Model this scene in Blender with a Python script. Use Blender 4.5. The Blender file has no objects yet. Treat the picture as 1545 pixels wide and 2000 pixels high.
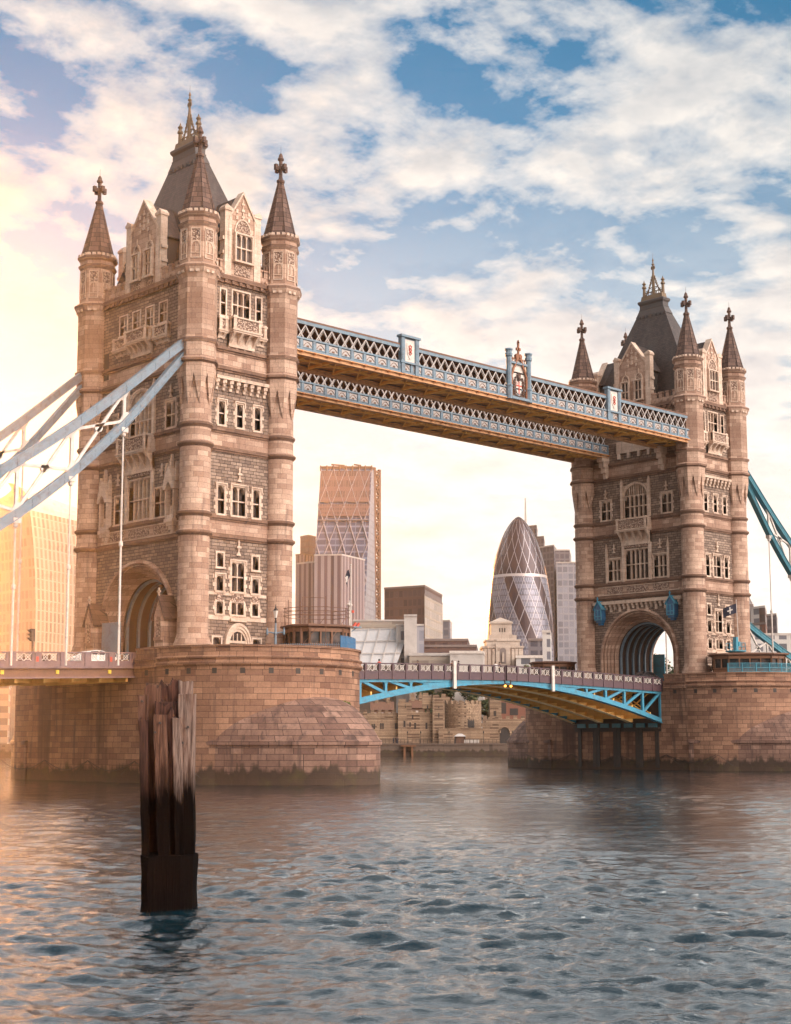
import bpy, math, random
import numpy as np
from mathutils import Vector
R_ = math.radians
rnd = random.Random(11)
SC = bpy.context.scene
COL = SC.collection

# ------------------------------------------------------------------ camera
FPX, CXP, CYP = 2925.49, 759.74, 1059.65          # focal length and principal point of the 1545 x 2000 photograph
YAW, PITCH, ROLL = 0.7574, 0.1313, -0.0013
EYE = Vector((-90.122, -126.467, 3.9))
fw = Vector((math.sin(YAW)*math.cos(PITCH), math.cos(YAW)*math.cos(PITCH), math.sin(PITCH)))
rt0 = Vector((math.cos(YAW), -math.sin(YAW), 0)); up0 = rt0.cross(fw)
rt = rt0*math.cos(ROLL)+up0*math.sin(ROLL); up = up0*math.cos(ROLL)-rt0*math.sin(ROLL)
cam = bpy.data.cameras.new('camera'); camo = bpy.data.objects.new('camera', cam); COL.objects.link(camo)
from mathutils import Matrix
camo.matrix_world = Matrix(((rt.x, up.x, -fw.x, EYE.x), (rt.y, up.y, -fw.y, EYE.y), (rt.z, up.z, -fw.z, EYE.z), (0, 0, 0, 1)))
cam.sensor_fit = 'HORIZONTAL'; cam.sensor_width = 36; cam.lens = 36*FPX/1545
cam.shift_x = (772.5-CXP)/1545; cam.shift_y = (CYP-1000)/1545
cam.clip_start = 0.5; cam.clip_end = 20000
SC.camera = camo

def at(px, py, d):                                 # point on the sight line of a photo pixel at view depth d
    return EYE + (fw*FPX + rt*(px-CXP) + up*(CYP-py))*(d/FPX)

# ------------------------------------------------------------------ light
SUN_AZ = YAW + R_(-20.5)                           # clockwise from +Y; left of the view
SUN_EL = R_(8.0)
SUN_DIR = Vector((math.sin(SUN_AZ)*math.cos(SUN_EL), math.cos(SUN_AZ)*math.cos(SUN_EL), math.sin(SUN_EL)))
sl = bpy.data.lights.new('sun', 'SUN'); sl.energy = 4.5; sl.angle = R_(0.6); sl.color = (1.0, 0.45, 0.15)
so = bpy.data.objects.new('sun', sl); COL.objects.link(so)
so.rotation_euler = (-SUN_DIR).to_track_quat('-Z', 'Y').to_euler()
SC.view_settings.view_transform = 'Standard'; SC.view_settings.look = 'None'
SC.view_settings.exposure = 0.82; SC.view_settings.gamma = 1
SC.view_settings.use_curve_mapping = False

# ------------------------------------------------------------------ node helpers
class G:
    def __init__(s, nt): s.nt = nt
    def n(s, typ, **kw):
        nd = s.nt.nodes.new(typ)
        for k, v in kw.items():
            if k.startswith('_'): setattr(nd, k[1:], v)
        for k, v in kw.items():
            if k.startswith('_'): continue
            key = int(k[1:]) if k[0] == 'i' and k[1:].isdigit() else k
            inp = nd.inputs[key]
            s.put(inp, v)
        return nd
    def put(s, inp, v):
        if isinstance(v, bpy.types.NodeSocket): s.nt.links.new(v, inp)
        elif isinstance(v, bpy.types.Node): s.nt.links.new(v.outputs[0], inp)
        else:
            if inp.type == 'RGBA' and len(v) == 3: v = (*v, 1)
            inp.default_value = v
    def m(s, op, a, b=0.0, c=0.0, clamp=False):
        return s.n('ShaderNodeMath', _operation=op, _use_clamp=clamp, i0=a, i1=b, i2=c).outputs[0]
    def mix(s, fac, a, b, blend='MIX'):
        nd = s.nt.nodes.new('ShaderNodeMix'); nd.data_type = 'RGBA'; nd.blend_type = blend
        s.put(nd.inputs[0], fac); s.put(nd.inputs[6], a); s.put(nd.inputs[7], b)
        return nd.outputs[2]
    def ramp(s, fac, stops):
        nd = s.nt.nodes.new('ShaderNodeValToRGB'); s.put(nd.inputs[0], fac)
        el = nd.color_ramp.elements
        while len(el) < len(stops): el.new(0.5)
        for e, (p, c) in zip(el, stops):
            e.position = p; e.color = (c, c, c, 1) if isinstance(c, (int, float)) else (*c, 1)
        return nd.outputs[0]
    def noise(s, vec, scale, detail=4, rough=0.55, dist=0.0):
        return s.n('ShaderNodeTexNoise', Vector=vec, Scale=scale, Detail=detail, Roughness=rough, Distortion=dist).outputs[0]
    def xyz(s, x=0.0, y=0.0, z=0.0):
        return s.n('ShaderNodeCombineXYZ', X=x, Y=y, Z=z).outputs[0]
    def scale(s, v, k):
        return s.n('ShaderNodeVectorMath', _operation='MULTIPLY', i0=v, i1=k).outputs[0]

def newmat(name):
    m = bpy.data.materials.new(name); m.use_nodes = True
    nt = m.node_tree; g = G(nt); b = nt.nodes['Principled BSDF']
    return m, g, b

# ------------------------------------------------------------------ sky
W = bpy.data.worlds.new('World'); SC.world = W; W.use_nodes = True
wn = W.node_tree; wn.nodes.clear(); g = G(wn)
sky = g.n('ShaderNodeTexSky', _sky_type='NISHITA', _sun_disc=False, _sun_elevation=SUN_EL, _sun_rotation=SUN_AZ,
          _air_density=1.0, _dust_density=0.25, _ozone_density=5.0)
tc = g.n('ShaderNodeTexCoord').outputs['Generated']
sp = g.n('ShaderNodeSeparateXYZ', i0=tc)
X_, Y_, Z_ = sp.outputs
zz = g.m('MAXIMUM', Z_, 0.0)
den = g.m('ADD', zz, 0.20)
pv = g.xyz(g.m('DIVIDE', X_, den), g.m('DIVIDE', Y_, den), 0.0)
def cloud(off):
    v = g.n('ShaderNodeVectorMath', _operation='ADD', i0=pv, i1=off).outputs[0]
    a = g.noise(v, 6.5, 12, 0.58, 0.12)
    b_ = g.noise(v, 2.1, 3, 0.5, 0.0)
    return g.m('ADD', g.m('MULTIPLY', a, 0.62), g.m('MULTIPLY', b_, 0.38))
OFF = Vector((2.2, 14.6, 0.0))
c0 = cloud(OFF)
c1 = cloud(OFF + Vector((SUN_DIR.x, SUN_DIR.y, 0)).normalized()*0.035)
cov = g.ramp(zz, [(0.0, 0.20), (0.14, 0.15), (0.24, 0.06), (0.325, -0.02), (0.36, 0.035), (0.405, 0.015), (0.45, -0.045), (0.47, -0.06), (0.51, 0.09), (0.58, -0.03), (0.66, -0.10), (1.0, -0.06)])
cm = g.ramp(g.m('ADD', c0, cov), [(0.455, 0.0), (0.505, 0.55), (0.575, 1.0)])
cm = g.m('MAXIMUM', cm, g.ramp(zz, [(0.0, 0.9), (0.22, 0.62), (0.32, 0.30), (0.38, 0.06), (0.44, 0.0)]))   # thin high veil, thicker towards the horizon
shade = g.m('MULTIPLY', g.m('SUBTRACT', c1, c0), 3.5)
lit = g.m('SUBTRACT', 0.95, g.m('ADD', shade, g.m('MULTIPLY', g.m('SUBTRACT', c0, 0.46), 3.6)), clamp=True)
sdot = g.n('ShaderNodeVectorMath', _operation='DOT_PRODUCT', i0=tc, i1=tuple(SUN_DIR)).outputs['Value']
ctop = g.mix(lit, (0.27, 0.37, 0.48), (1.05, 1.0, 0.93))
clow = g.mix(lit, (0.64, 0.57, 0.58), (1.06, 0.97, 0.87))
ccol = g.mix(g.ramp(zz, [(0.14, 1.0), (0.36, 0.0)]), ctop, clow)
glow = g.ramp(sdot, [(0.90, 0.0), (0.97, 0.25), (1.0, 1.0)])
ccol = g.mix(glow, ccol, (1.25, 0.92, 0.62))
back = g.ramp(g.m('MULTIPLY', sdot, -1.0), [(-0.1 if False else 0.0, 0.0), (0.7, 1.0)])     # added fill for the towers: unseen sky opposite the sun, warmed and brightened
front = g.ramp(g.m('ADD', 0.5, g.m('MULTIPLY', sdot, 0.5)), [(0.45, 0.0), (0.75, 1.0)])
low = g.ramp(zz, [(0.0, 1.6), (0.10, 1.2), (0.20, 0.8), (0.28, 0.3), (0.34, 0.0)])             # the low sky round the setting sun is the brightest
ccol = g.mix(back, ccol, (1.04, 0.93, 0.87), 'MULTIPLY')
side = g.ramp(g.m('ADD', 0.5, g.m('MULTIPLY', sdot, 0.5)), [(0.25, 0.31), (0.75, 0.57)])   # away from the sunset the sky is dimmer
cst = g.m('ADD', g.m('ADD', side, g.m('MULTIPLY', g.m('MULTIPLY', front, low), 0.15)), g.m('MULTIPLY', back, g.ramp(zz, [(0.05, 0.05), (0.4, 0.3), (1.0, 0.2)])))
cst = g.m('ADD', cst, g.m('MULTIPLY', g.m('MULTIPLY', front, g.ramp(zz, [(0.478, 0.0), (0.505, 1.0), (0.55, 0.9), (0.61, 0.0)])), 2.2))   # added bright band just above the view, for the water to reflect
KEY = Vector((0.16, -0.82, 0.55)).normalized()                        # added soft key light: invented bright cloud in the unseen eastern sky
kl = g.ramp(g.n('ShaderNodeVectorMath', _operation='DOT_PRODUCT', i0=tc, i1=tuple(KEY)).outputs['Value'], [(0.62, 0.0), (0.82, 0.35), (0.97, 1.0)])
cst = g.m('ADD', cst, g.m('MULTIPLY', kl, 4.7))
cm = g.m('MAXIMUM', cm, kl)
hs = g.mix(1.0, g.n('ShaderNodeHueSaturation', Hue=0.475, Saturation=1.4, Value=1.0, Color=sky.outputs[0]).outputs[0], (0.40, 0.95, 0.96), 'MULTIPLY')
b1 = g.n('ShaderNodeBackground', Color=hs, Strength=0.08)
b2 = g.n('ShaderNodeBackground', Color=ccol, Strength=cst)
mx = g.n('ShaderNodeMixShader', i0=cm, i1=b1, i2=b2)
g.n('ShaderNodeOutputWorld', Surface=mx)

# ------------------------------------------------------------------ mesh helpers
class Fr:                                          # a facade frame: u to the right seen from outside, d outwards
    def __init__(s, o, u, n): s.o = Vector(o); s.u = Vector(u); s.n = Vector(n)
    def p(s, u, z, d=0.0): return s.o + s.u*u + s.n*d + Vector((0, 0, z))
class MB:
    def __init__(s): s.v = []; s.f = []; s.mi = []; s.uv = {}; s.cur = 0
    def add(s, pts, faces):
        b = len(s.v); s.v.extend(tuple(p) for p in pts)
        for f in faces: s.f.append(tuple(i+b for i in f)); s.mi.append(s.cur)
    def poly(s, *pts, uv=None):
        if uv: s.uv[len(s.f)] = uv
        s.add(pts, [tuple(range(len(pts)))])
    def box(s, x0, x1, y0, y1, z0, z1):
        s.add([(x0,y0,z0),(x1,y0,z0),(x1,y1,z0),(x0,y1,z0),(x0,y0,z1),(x1,y0,z1),(x1,y1,z1),(x0,y1,z1)],
              [(0,3,2,1),(4,5,6,7),(0,1,5,4),(1,2,6,5),(2,3,7,6),(3,0,4,7)])
    def fbox(s, F, u0, u1, z0, z1, d0, d1):
        P = [F.p(u, z, d) for z in (z0, z1) for (u, d) in ((u0,d1),(u1,d1),(u1,d0),(u0,d0))]
        s.add(P, [(0,3,2,1),(4,5,6,7),(0,1,5,4),(1,2,6,5),(2,3,7,6),(3,0,4,7)])
    def prism(s, pts, vec):
        vec = Vector(vec); n = len(pts); P = [Vector(p) for p in pts]
        s.add(P+[p+vec for p in P], [tuple(range(n))[::-1], tuple(range(n, 2*n))] + [(i, (i+1) % n, n+(i+1) % n, n+i) for i in range(n)])
    def fprism(s, F, uz, d0, d1):
        s.prism([F.p(u, z, d0) for u, z in uz], F.n*(d1-d0))
    def bar(s, p, q, w, h=None, upv=(0, 0, 1)):
        h = w if h is None else h
        p = Vector(p); q = Vector(q); d = (q-p).normalized(); u = Vector(upv)
        if abs(d.dot(u)) > 0.98: u = Vector((1, 0, 0))
        a = d.cross(u).normalized(); b = a.cross(d).normalized()
        P = [c + a*i*w/2 + b*j*h/2 for c in (p, q) for i, j in ((-1,-1),(1,-1),(1,1),(-1,1))]
        s.add(P, [(0,1,2,3),(7,6,5,4),(0,4,5,1),(1,5,6,2),(2,6,7,3),(3,7,4,0)])
    def tube(s, pts, r, n=6):
        pts = [Vector(p) for p in pts]; rings = []
        for i, p in enumerate(pts):
            d = (pts[min(i+1, len(pts)-1)]-pts[max(i-1, 0)]).normalized()
            u = Vector((0, 0, 1)) if abs(d.z) < 0.95 else Vector((1, 0, 0))
            a = d.cross(u).normalized(); b = a.cross(d)
            rr = r[i] if isinstance(r, (list, tuple)) else r
            rings.append([p+(a*math.cos(t)+b*math.sin(t))*rr for t in [2*math.pi*k/n for k in range(n)]])
        s.loft(rings)
    def loft(s, rings, caps=True, closed=True):
        n = len(rings[0]); P = [p for r in rings for p in r]; F = []
        for i in range(len(rings)-1):
            for k in range(n if closed else n-1):
                k2 = (k+1) % n; F.append((i*n+k, i*n+k2, (i+1)*n+k2, (i+1)*n+k))
        if caps and closed: F += [tuple(range(n))[::-1], tuple(range((len(rings)-1)*n, len(rings)*n))]
        s.add(P, F)
    def lathe(s, cx, cy, prof, n=16, rot=0.0, caps=True):
        s.loft([[(cx+r*math.cos(rot+2*math.pi*k/n), cy+r*math.sin(rot+2*math.pi*k/n), z) for k in range(n)] for r, z in prof], caps)
    def obj(s, name, mat, parent=None, smooth=False, loc=None):
        me = bpy.data.meshes.new(name); me.from_pydata([tuple(v) for v in s.v], [], s.f)
        ms = mat if isinstance(mat, (list, tuple)) else [mat]
        for m in ms: me.materials.append(m)
        if len(ms) > 1: me.polygons.foreach_set('material_index', s.mi)
        if s.uv:
            L = me.uv_layers.new(name='UVMap')
            for fi, uvs in s.uv.items():
                p = me.polygons[fi]
                for k, li in enumerate(p.loop_indices): L.data[li].uv = uvs[k]
        if smooth:
            me.polygons.foreach_set('use_smooth', [True]*len(me.polygons))
            try: me.set_sharp_from_angle(angle=R_(35))
            except Exception: pass
        me.update()
        o = bpy.data.objects.new(name, me); COL.objects.link(o)
        if parent is not None: o.parent = parent
        if loc is not None: o.location = loc
        return o
def thing(name, label, cat, loc=(0, 0, 0), group=None, rz=0.0):
    o = bpy.data.objects.new(name, None); COL.objects.link(o); o.location = loc; o.rotation_euler = (0, 0, rz)
    o.empty_display_size = 0.5
    return tag(o, label, cat, group)
def tag(o, label, cat, group=None, kind=None):
    o['label'] = label; o['category'] = cat
    if group: o['group'] = group
    if kind: o['kind'] = kind
    return o
def struct(o): o['kind'] = 'structure'; return o
def copy_tree(o, parent=None):
    c = o.copy(); COL.objects.link(c)
    if parent is not None: c.parent = parent
    for ch in list(o.children): copy_tree(ch, c)
    return c

# ------------------------------------------------------------------ materials
def coords(g, mode, rad=1.0):
    tcn = g.n('ShaderNodeTexCoord')
    o = tcn.outputs['Object']
    s = g.n('ShaderNodeSeparateXYZ', i0=o); x, y, z = s.outputs
    if mode == 'round': return o, g.xyz(g.m('MULTIPLY', g.m('ARCTAN2', y, x), rad), z, 0.0), z
    if mode == 'uv': return o, tcn.outputs['UV'], z
    return o, g.xyz(g.m('ADD', x, y), z, 0.0), z
def stone(name, c1, c2, mortar, bw, bh, mode='flat', rad=1.0, bump=0.45, msize=0.018, tide=None, streak=0.35, rough_amp=0.5, rough=0.85, drip=0.0):
    m, g, b = newmat(name)
    o, v, z = coords(g, mode, rad)
    br = g.n('ShaderNodeTexBrick', _offset=0.5, _squash=1.25, _squash_frequency=3, Vector=v, Color1=c1, Color2=c2, Mortar=mortar, Scale=1.0)
    br.inputs['Mortar Size'].default_value = msize; br.inputs['Mortar Smooth'].default_value = 0.2
    br.inputs['Brick Width'].default_value = bw; br.inputs['Row Height'].default_value = bh; br.inputs['Bias'].default_value = -0.05
    col = br.outputs['Color']
    big = g.noise(o, 0.35, 4, 0.6)
    col = g.mix(g.ramp(big, [(0.35, 0.0), (0.7, 0.55)]), col, (c2[0]*0.72, c2[1]*0.66, c2[2]*0.64))
    fine = g.noise(o, 6.0, 5, 0.65)
    col = g.mix(0.35, col, g.ramp(fine, [(0.3, 0.25), (0.7, 0.75)]), 'OVERLAY')
    st = g.noise(g.scale(o, (1.1, 1.1, 0.10)), 1.6, 4, 0.6)
    col = g.mix(g.m('MULTIPLY', g.ramp(st, [(0.56, 0.0), (0.74, 1.0)]), streak), col, (0.07, 0.045, 0.04))
    if drip:
        dr = g.noise(g.scale(o, (0.42, 0.42, 0.03)), 1.0, 3, 0.55)
        col = g.mix(g.m('MULTIPLY', g.ramp(dr, [(0.53, 0.0), (0.64, 1.0)]), drip), col, (0.045, 0.024, 0.022))
    if tide is not None:
        w = g.m('ADD', g.m('MULTIPLY', g.noise(o, 0.9, 4, 0.6), 0.6), g.m('MULTIPLY', g.noise(g.scale(o, (1.2, 1.2, 0.12)), 0.8, 4, 0.6), 1.1))
        edge = g.m('ADD', g.m('SUBTRACT', tide, z), g.m('MULTIPLY', g.m('SUBTRACT', w, 0.85), 2.2))
        k = g.ramp(g.m('ADD', g.m('MULTIPLY', edge, 1.6), 0.5), [(0.1, 0.0), (0.9, 1.0)])
        alg = g.mix(g.ramp(g.noise(o, 0.6, 3), [(0.5, 0.0), (0.75, 1.0)]), (0.022, 0.016, 0.012), (0.06, 0.062, 0.012))
        col = g.mix(k, col, alg)
        k2 = g.ramp(g.m('ADD', g.m('MULTIPLY', edge, 0.35), 0.45), [(0.0, 0.0), (1.0, 0.5)])
        col = g.mix(k2, col, (0.13, 0.075, 0.05))
    g.put(b.inputs['Base Color'], col); b.inputs['Roughness'].default_value = rough
    h = g.m('ADD', g.m('MULTIPLY', br.outputs['Fac'], -1.0), g.m('MULTIPLY', fine, rough_amp))
    h = g.m('ADD', h, g.m('MULTIPLY', g.noise(o, 2.2, 3), rough_amp))
    bp = g.n('ShaderNodeBump', Strength=bump, Distance=0.06, Height=h)
    g.put(b.inputs['Normal'], bp)
    return m
ASH1, ASH2, ASHM = (0.62, 0.43, 0.325), (0.33, 0.195, 0.14), (0.06, 0.03, 0.022)
M_ashlar = stone('pale_ashlar', ASH1, ASH2, ASHM, 1.15, 0.52, 'flat', streak=0.5, rough_amp=0.25, msize=0.012)
M_ashlar_r = stone('round_ashlar', ASH1, ASH2, ASHM, 1.05, 0.52, 'round', 1.6, streak=0.5, rough_amp=0.25, msize=0.012)
M_rubble = stone('rock_faced_granite', (0.39, 0.28, 0.215), (0.17, 0.115, 0.09), (0.04, 0.024, 0.02), 0.72, 0.33, 'flat', bump=0.9, msize=0.03, streak=0.35, rough_amp=1.1)
M_trim = stone('portland_trim', (0.74, 0.58, 0.47), (0.58, 0.42, 0.32), (0.22, 0.14, 0.10), 0.9, 0.4, 'flat', msize=0.006, bump=0.2, streak=0.55)
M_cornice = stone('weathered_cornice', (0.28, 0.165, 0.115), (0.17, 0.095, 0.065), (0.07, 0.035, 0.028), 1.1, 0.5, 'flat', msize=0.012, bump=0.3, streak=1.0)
M_cutw = stone('stained_granite', (0.36, 0.215, 0.16), (0.15, 0.08, 0.062), (0.035, 0.018, 0.015), 1.3, 0.54, 'round', 12.0, bump=0.7, msize=0.025, tide=1.35, streak=0.95, rough_amp=0.5, drip=0.75)
M_spire = stone('spire_stone', (0.19, 0.115, 0.09), (0.085, 0.05, 0.042), (0.03, 0.018, 0.015), 0.8, 0.55, 'round', 1.2, msize=0.035, streak=0.7)
M_pier = stone('pier_granite', (0.42, 0.235, 0.15), (0.19, 0.095, 0.062), (0.04, 0.02, 0.015), 1.25, 0.54, 'flat', bump=0.7, msize=0.02, tide=1.35, streak=0.9, rough_amp=0.5, drip=0.7)
M_pier_r = stone('pier_granite_round', (0.42, 0.235, 0.15), (0.19, 0.095, 0.062), (0.04, 0.02, 0.015), 1.25, 0.54, 'round', 10.65, bump=0.7, msize=0.02, tide=1.35, streak=0.6, rough_amp=0.5)
M_castle = stone('castle_rubble', (0.42, 0.29, 0.19), (0.25, 0.165, 0.11), (0.13, 0.08, 0.055), 0.8, 0.4, 'flat', bump=0.6, msize=0.05, streak=0.35, rough_amp=1.0)
M_quay = stone('quay_stone', (0.20, 0.14, 0.11), (0.14, 0.10, 0.08), (0.07, 0.05, 0.04), 1.6, 0.6, 'flat', bump=0.5, tide=1.4, streak=0.5)
M_pale = stone('pale_city_stone', (0.55, 0.46, 0.39), (0.46, 0.37, 0.31), (0.3, 0.24, 0.2), 2.2, 1.0, 'flat', bump=0.3, streak=0.4)

def paint(name, col, rough=0.45, metal=0.0, dirt=0.35, dcol=(0.10, 0.06, 0.045), sc=1.5):
    m, g, b = newmat(name)
    o = g.n('ShaderNodeTexCoord').outputs['Object']
    n1 = g.noise(o, sc, 6, 0.65)
    c = g.mix(g.m('MULTIPLY', g.ramp(n1, [(0.48, 0.0), (0.72, 1.0)]), dirt), col, dcol)
    n2 = g.noise(o, 9.0, 3)
    c = g.mix(0.18, c, g.ramp(n2, [(0.3, 0.2), (0.7, 0.8)]), 'OVERLAY')
    g.put(b.inputs['Base Color'], c); b.inputs['Metallic'].default_value = metal
    g.put(b.inputs['Roughness'], g.m('ADD', rough-0.1, g.m('MULTIPLY', n1, 0.25)))
    bp = g.n('ShaderNodeBump', Strength=0.12, Distance=0.02, Height=n2); g.put(b.inputs['Normal'], bp)
    return m
M_blue = paint('pale_blue_paint', (0.155, 0.225, 0.285), dirt=0.55)
M_blue2 = paint('bright_blue_paint', (0.055, 0.27, 0.40), dirt=0.5)
M_dblue = paint('deep_blue_paint', (0.022, 0.12, 0.25), dirt=0.4)
M_turq = paint('turquoise_paint', (0.05, 0.25, 0.34), dirt=0.4)
M_teal = paint('teal_paint', (0.05, 0.22, 0.29))
M_white = paint('cream_white_paint', (0.62, 0.55, 0.50), dirt=0.35)
M_lav = paint('lavender_grey_paint', (0.18, 0.115, 0.12), dirt=0.5)
M_latt = paint('grey_lattice_paint', (0.42, 0.375, 0.355), dirt=0.5)
M_crest = paint('red_brown_crest', (0.30, 0.12, 0.06), rough=0.7)
M_plum = paint('plum_grey_paint', (0.085, 0.048, 0.06), dirt=0.4)
M_red = paint('red_paint', (0.52, 0.06, 0.03))
M_rust = paint('orange_rust', (0.50, 0.17, 0.05), rough=0.7)
M_ochre = paint('ochre_girder_paint', (0.92, 0.53, 0.15), rough=0.6, dirt=0.35, dcol=(0.4, 0.18, 0.05))
M_flange = paint('flange_highlight', (0.95, 0.72, 0.42), rough=0.6, dirt=0.3, dcol=(0.5, 0.25, 0.08))  # lit flanges: the pale highlight is put into the colour
M_chord = paint('rusty_chord_paint', (0.58, 0.30, 0.14), rough=0.6, dirt=0.5)
M_brown = paint('brown_iron', (0.17, 0.085, 0.055), rough=0.7)
M_dark = paint('dark_iron', (0.035, 0.028, 0.026), rough=0.6)
M_shadow = paint('shaded_vault_lining', (0.055, 0.03, 0.022), rough=0.9)  # vault lining coloured dark to deepen the shade inside the arch
M_wood = paint('varnished_cabin_timber', (0.20, 0.085, 0.04), rough=0.5, sc=3)
M_yellow = paint('yellow_paint', (0.72, 0.52, 0.05))
M_lead = paint('lead_sheet', (0.075, 0.065, 0.065), rough=0.6)
M_gold = paint('gilt_stone', (0.19, 0.125, 0.07), rough=0.6, dirt=0.6)
M_asphalt = paint('asphalt', (0.05, 0.048, 0.046), rough=0.9)
M_paving = paint('paving', (0.22, 0.17, 0.14), rough=0.9)
M_carwhite = paint('white_car_paint', (0.75, 0.73, 0.70), rough=0.25, dirt=0.05)
M_cardark = paint('dark_car_paint', (0.05, 0.045, 0.05), rough=0.25, dirt=0.05)
M_skin = paint('skin', (0.50, 0.30, 0.21), rough=0.6, dirt=0.0)
M_hair = paint('dark_hair', (0.035, 0.022, 0.016), rough=0.6, dirt=0.0)
M_coat = paint('dark_cloth', (0.045, 0.03, 0.035), rough=0.9, dirt=0.1)
M_redcoat = paint('red_cloth', (0.55, 0.05, 0.03), rough=0.9, dirt=0.1)
M_paleshirt = paint('pale_cloth', (0.62, 0.58, 0.56), rough=0.9, dirt=0.1)
M_browncoat = paint('brown_cloth', (0.24, 0.10, 0.06), rough=0.9, dirt=0.1)
M_trouser = paint('navy_cloth', (0.03, 0.03, 0.05), rough=0.9, dirt=0.1)
M_tyre = paint('rubber', (0.02, 0.02, 0.02), rough=0.9)
M_bark = paint('bark', (0.10, 0.065, 0.045), rough=0.95, sc=4)
def glass(name, col=(0.022, 0.018, 0.022), lattice=True):
    m, g, b = newmat(name)
    o = g.n('ShaderNodeTexCoord').outputs['Object']; s = g.n('ShaderNodeSeparateXYZ', i0=o); x, y, z = s.outputs
    u = g.m('ADD', x, y)
    c = g.mix(g.ramp(g.noise(o, 0.9, 2), [(0.4, 0.0), (0.65, 1.0)]), col, (0.10, 0.075, 0.07))
    if lattice:
        l1 = g.m('ABSOLUTE', g.m('SUBTRACT', g.m('FRACT', g.m('MULTIPLY', g.m('ADD', u, z), 5.0)), 0.5))
        l2 = g.m('ABSOLUTE', g.m('SUBTRACT', g.m('FRACT', g.m('MULTIPLY', g.m('SUBTRACT', u, z), 5.0)), 0.5))
        k = g.m('LESS_THAN', g.m('MINIMUM', l1, l2), 0.07)
        c = g.mix(k, c, (0.14, 0.10, 0.08))
    g.put(b.inputs['Base Color'], c); b.inputs['Roughness'].default_value = 0.18; b.inputs['Specular IOR Level'].default_value = 0.22
    nb = g.noise(o, 3.0, 2); bp = g.n('ShaderNodeBump', Strength=0.15, Distance=0.03, Height=nb); g.put(b.inputs['Normal'], bp)
    return m
M_glass = glass('leaded_glass')
M_cglass = glass('car_glass', (0.02, 0.022, 0.025), False)
def slate():
    m, g, b = newmat('roof_slate')
    o, v, z = coords(g, 'flat')
    br = g.n('ShaderNodeTexBrick', _offset=0.5, Vector=v, Color1=(0.075, 0.05, 0.046), Color2=(0.036, 0.025, 0.026), Mortar=(0.02, 0.016, 0.016), Scale=1.0)
    br.inputs['Mortar Size'].default_value = 0.025; br.inputs['Brick Width'].default_value = 0.42; br.inputs['Row Height'].default_value = 0.27
    c = g.mix(g.ramp(g.noise(g.scale(o, (1, 1, 0.25)), 0.8, 5), [(0.45, 0.0), (0.75, 0.6)]), br.outputs['Color'], (0.10, 0.082, 0.072))
    g.put(b.inputs['Base Color'], c); b.inputs['Roughness'].default_value = 0.55
    bp = g.n('ShaderNodeBump', Strength=0.6, Distance=0.05, Height=g.m('MULTIPLY', br.outputs['Fac'], -1.0)); g.put(b.inputs['Normal'], bp)
    return m
M_slate = slate()
def carved(name, c1, c2, sc=2.2):                  # relief carving: pale ridges over darker hollows
    m, g, b = newmat(name)
    o = g.n('ShaderNodeTexCoord').outputs['Object']
    vo = g.n('ShaderNodeTexVoronoi', _feature='SMOOTH_F1', Vector=o, Scale=sc); d = vo.outputs[0]
    d2 = g.noise(o, sc*1.6, 4, 0.6, 1.0)
    h = g.m('ADD', d, g.m('MULTIPLY', d2, 0.5))
    g.put(b.inputs['Base Color'], g.mix(g.ramp(h, [(0.45, 0.0), (0.75, 1.0)]), c1, c2)); b.inputs['Roughness'].default_value = 0.9
    bp = g.n('ShaderNodeBump', Strength=1.0, Distance=0.15, Height=g.m('MULTIPLY', h, -1.0)); g.put(b.inputs['Normal'], bp)
    return m
M_carved = carved('carved_stone', (0.62, 0.46, 0.36), (0.20, 0.12, 0.09), 6.0)
def foliage(name, c1, c2):
    m, g, b = newmat(name)
    o = g.n('ShaderNodeTexCoord').outputs['Object']
    n = g.noise(o, 0.6, 3)
    g.put(b.inputs['Base Color'], g.mix(g.ramp(n, [(0.35, 0.0), (0.65, 1.0)]), c1, c2)); b.inputs['Roughness'].default_value = 0.6
    b.inputs['Subsurface Weight'].default_value = 0.0
    return m
M_leaf = foliage('green_leaves', (0.05, 0.075, 0.012), (0.15, 0.16, 0.02))
M_leafd = foliage('dark_leaves', (0.03, 0.04, 0.012), (0.07, 0.075, 0.02))
def facade(name, wall, win, fx, fz, gx=0.3, gz=0.35, rough=0.3, lit=0.0, vary=0.5):   # window grid on a far building, by uv in metres
    m, g, b = newmat(name)
    uv = g.n('ShaderNodeTexCoord').outputs['UV']; s = g.n('ShaderNodeSeparateXYZ', i0=uv); u, v, _ = s.outputs
    uu = g.m('DIVIDE', u, fx); vv = g.m('DIVIDE', v, fz)
    fu = g.m('FRACT', uu); fv = g.m('FRACT', vv)
    k = g.m('MULTIPLY', g.m('GREATER_THAN', fu, gx), g.m('GREATER_THAN', fv, gz))
    cell = g.n('ShaderNodeTexWhiteNoise', _noise_dimensions='2D', Vector=g.xyz(g.m('FLOOR', uu), g.m('FLOOR', vv), 0.0)).outputs[0]
    wc = g.mix(g.m('MULTIPLY', cell, vary), win, (min(win[0]*2.4+0.03, 1), min(win[1]*2.4+0.03, 1), min(win[2]*2.4+0.03, 1)))
    big = g.noise(uv, 0.05, 3)
    wl = g.mix(g.ramp(big, [(0.35, 0.0), (0.7, 0.4)]), wall, (wall[0]*0.7, wall[1]*0.68, wall[2]*0.68))
    g.put(b.inputs['Base Color'], g.mix(k, wl, wc))
    g.put(b.inputs['Roughness'], g.m('SUBTRACT', 0.75, g.m('MULTIPLY', k, 0.75-rough)))
    bp = g.n('ShaderNodeBump', Strength=0.5, Distance=0.4, Height=g.m('MULTIPLY', k, -1.0)); g.put(b.inputs['Normal'], bp)
    return m
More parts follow.
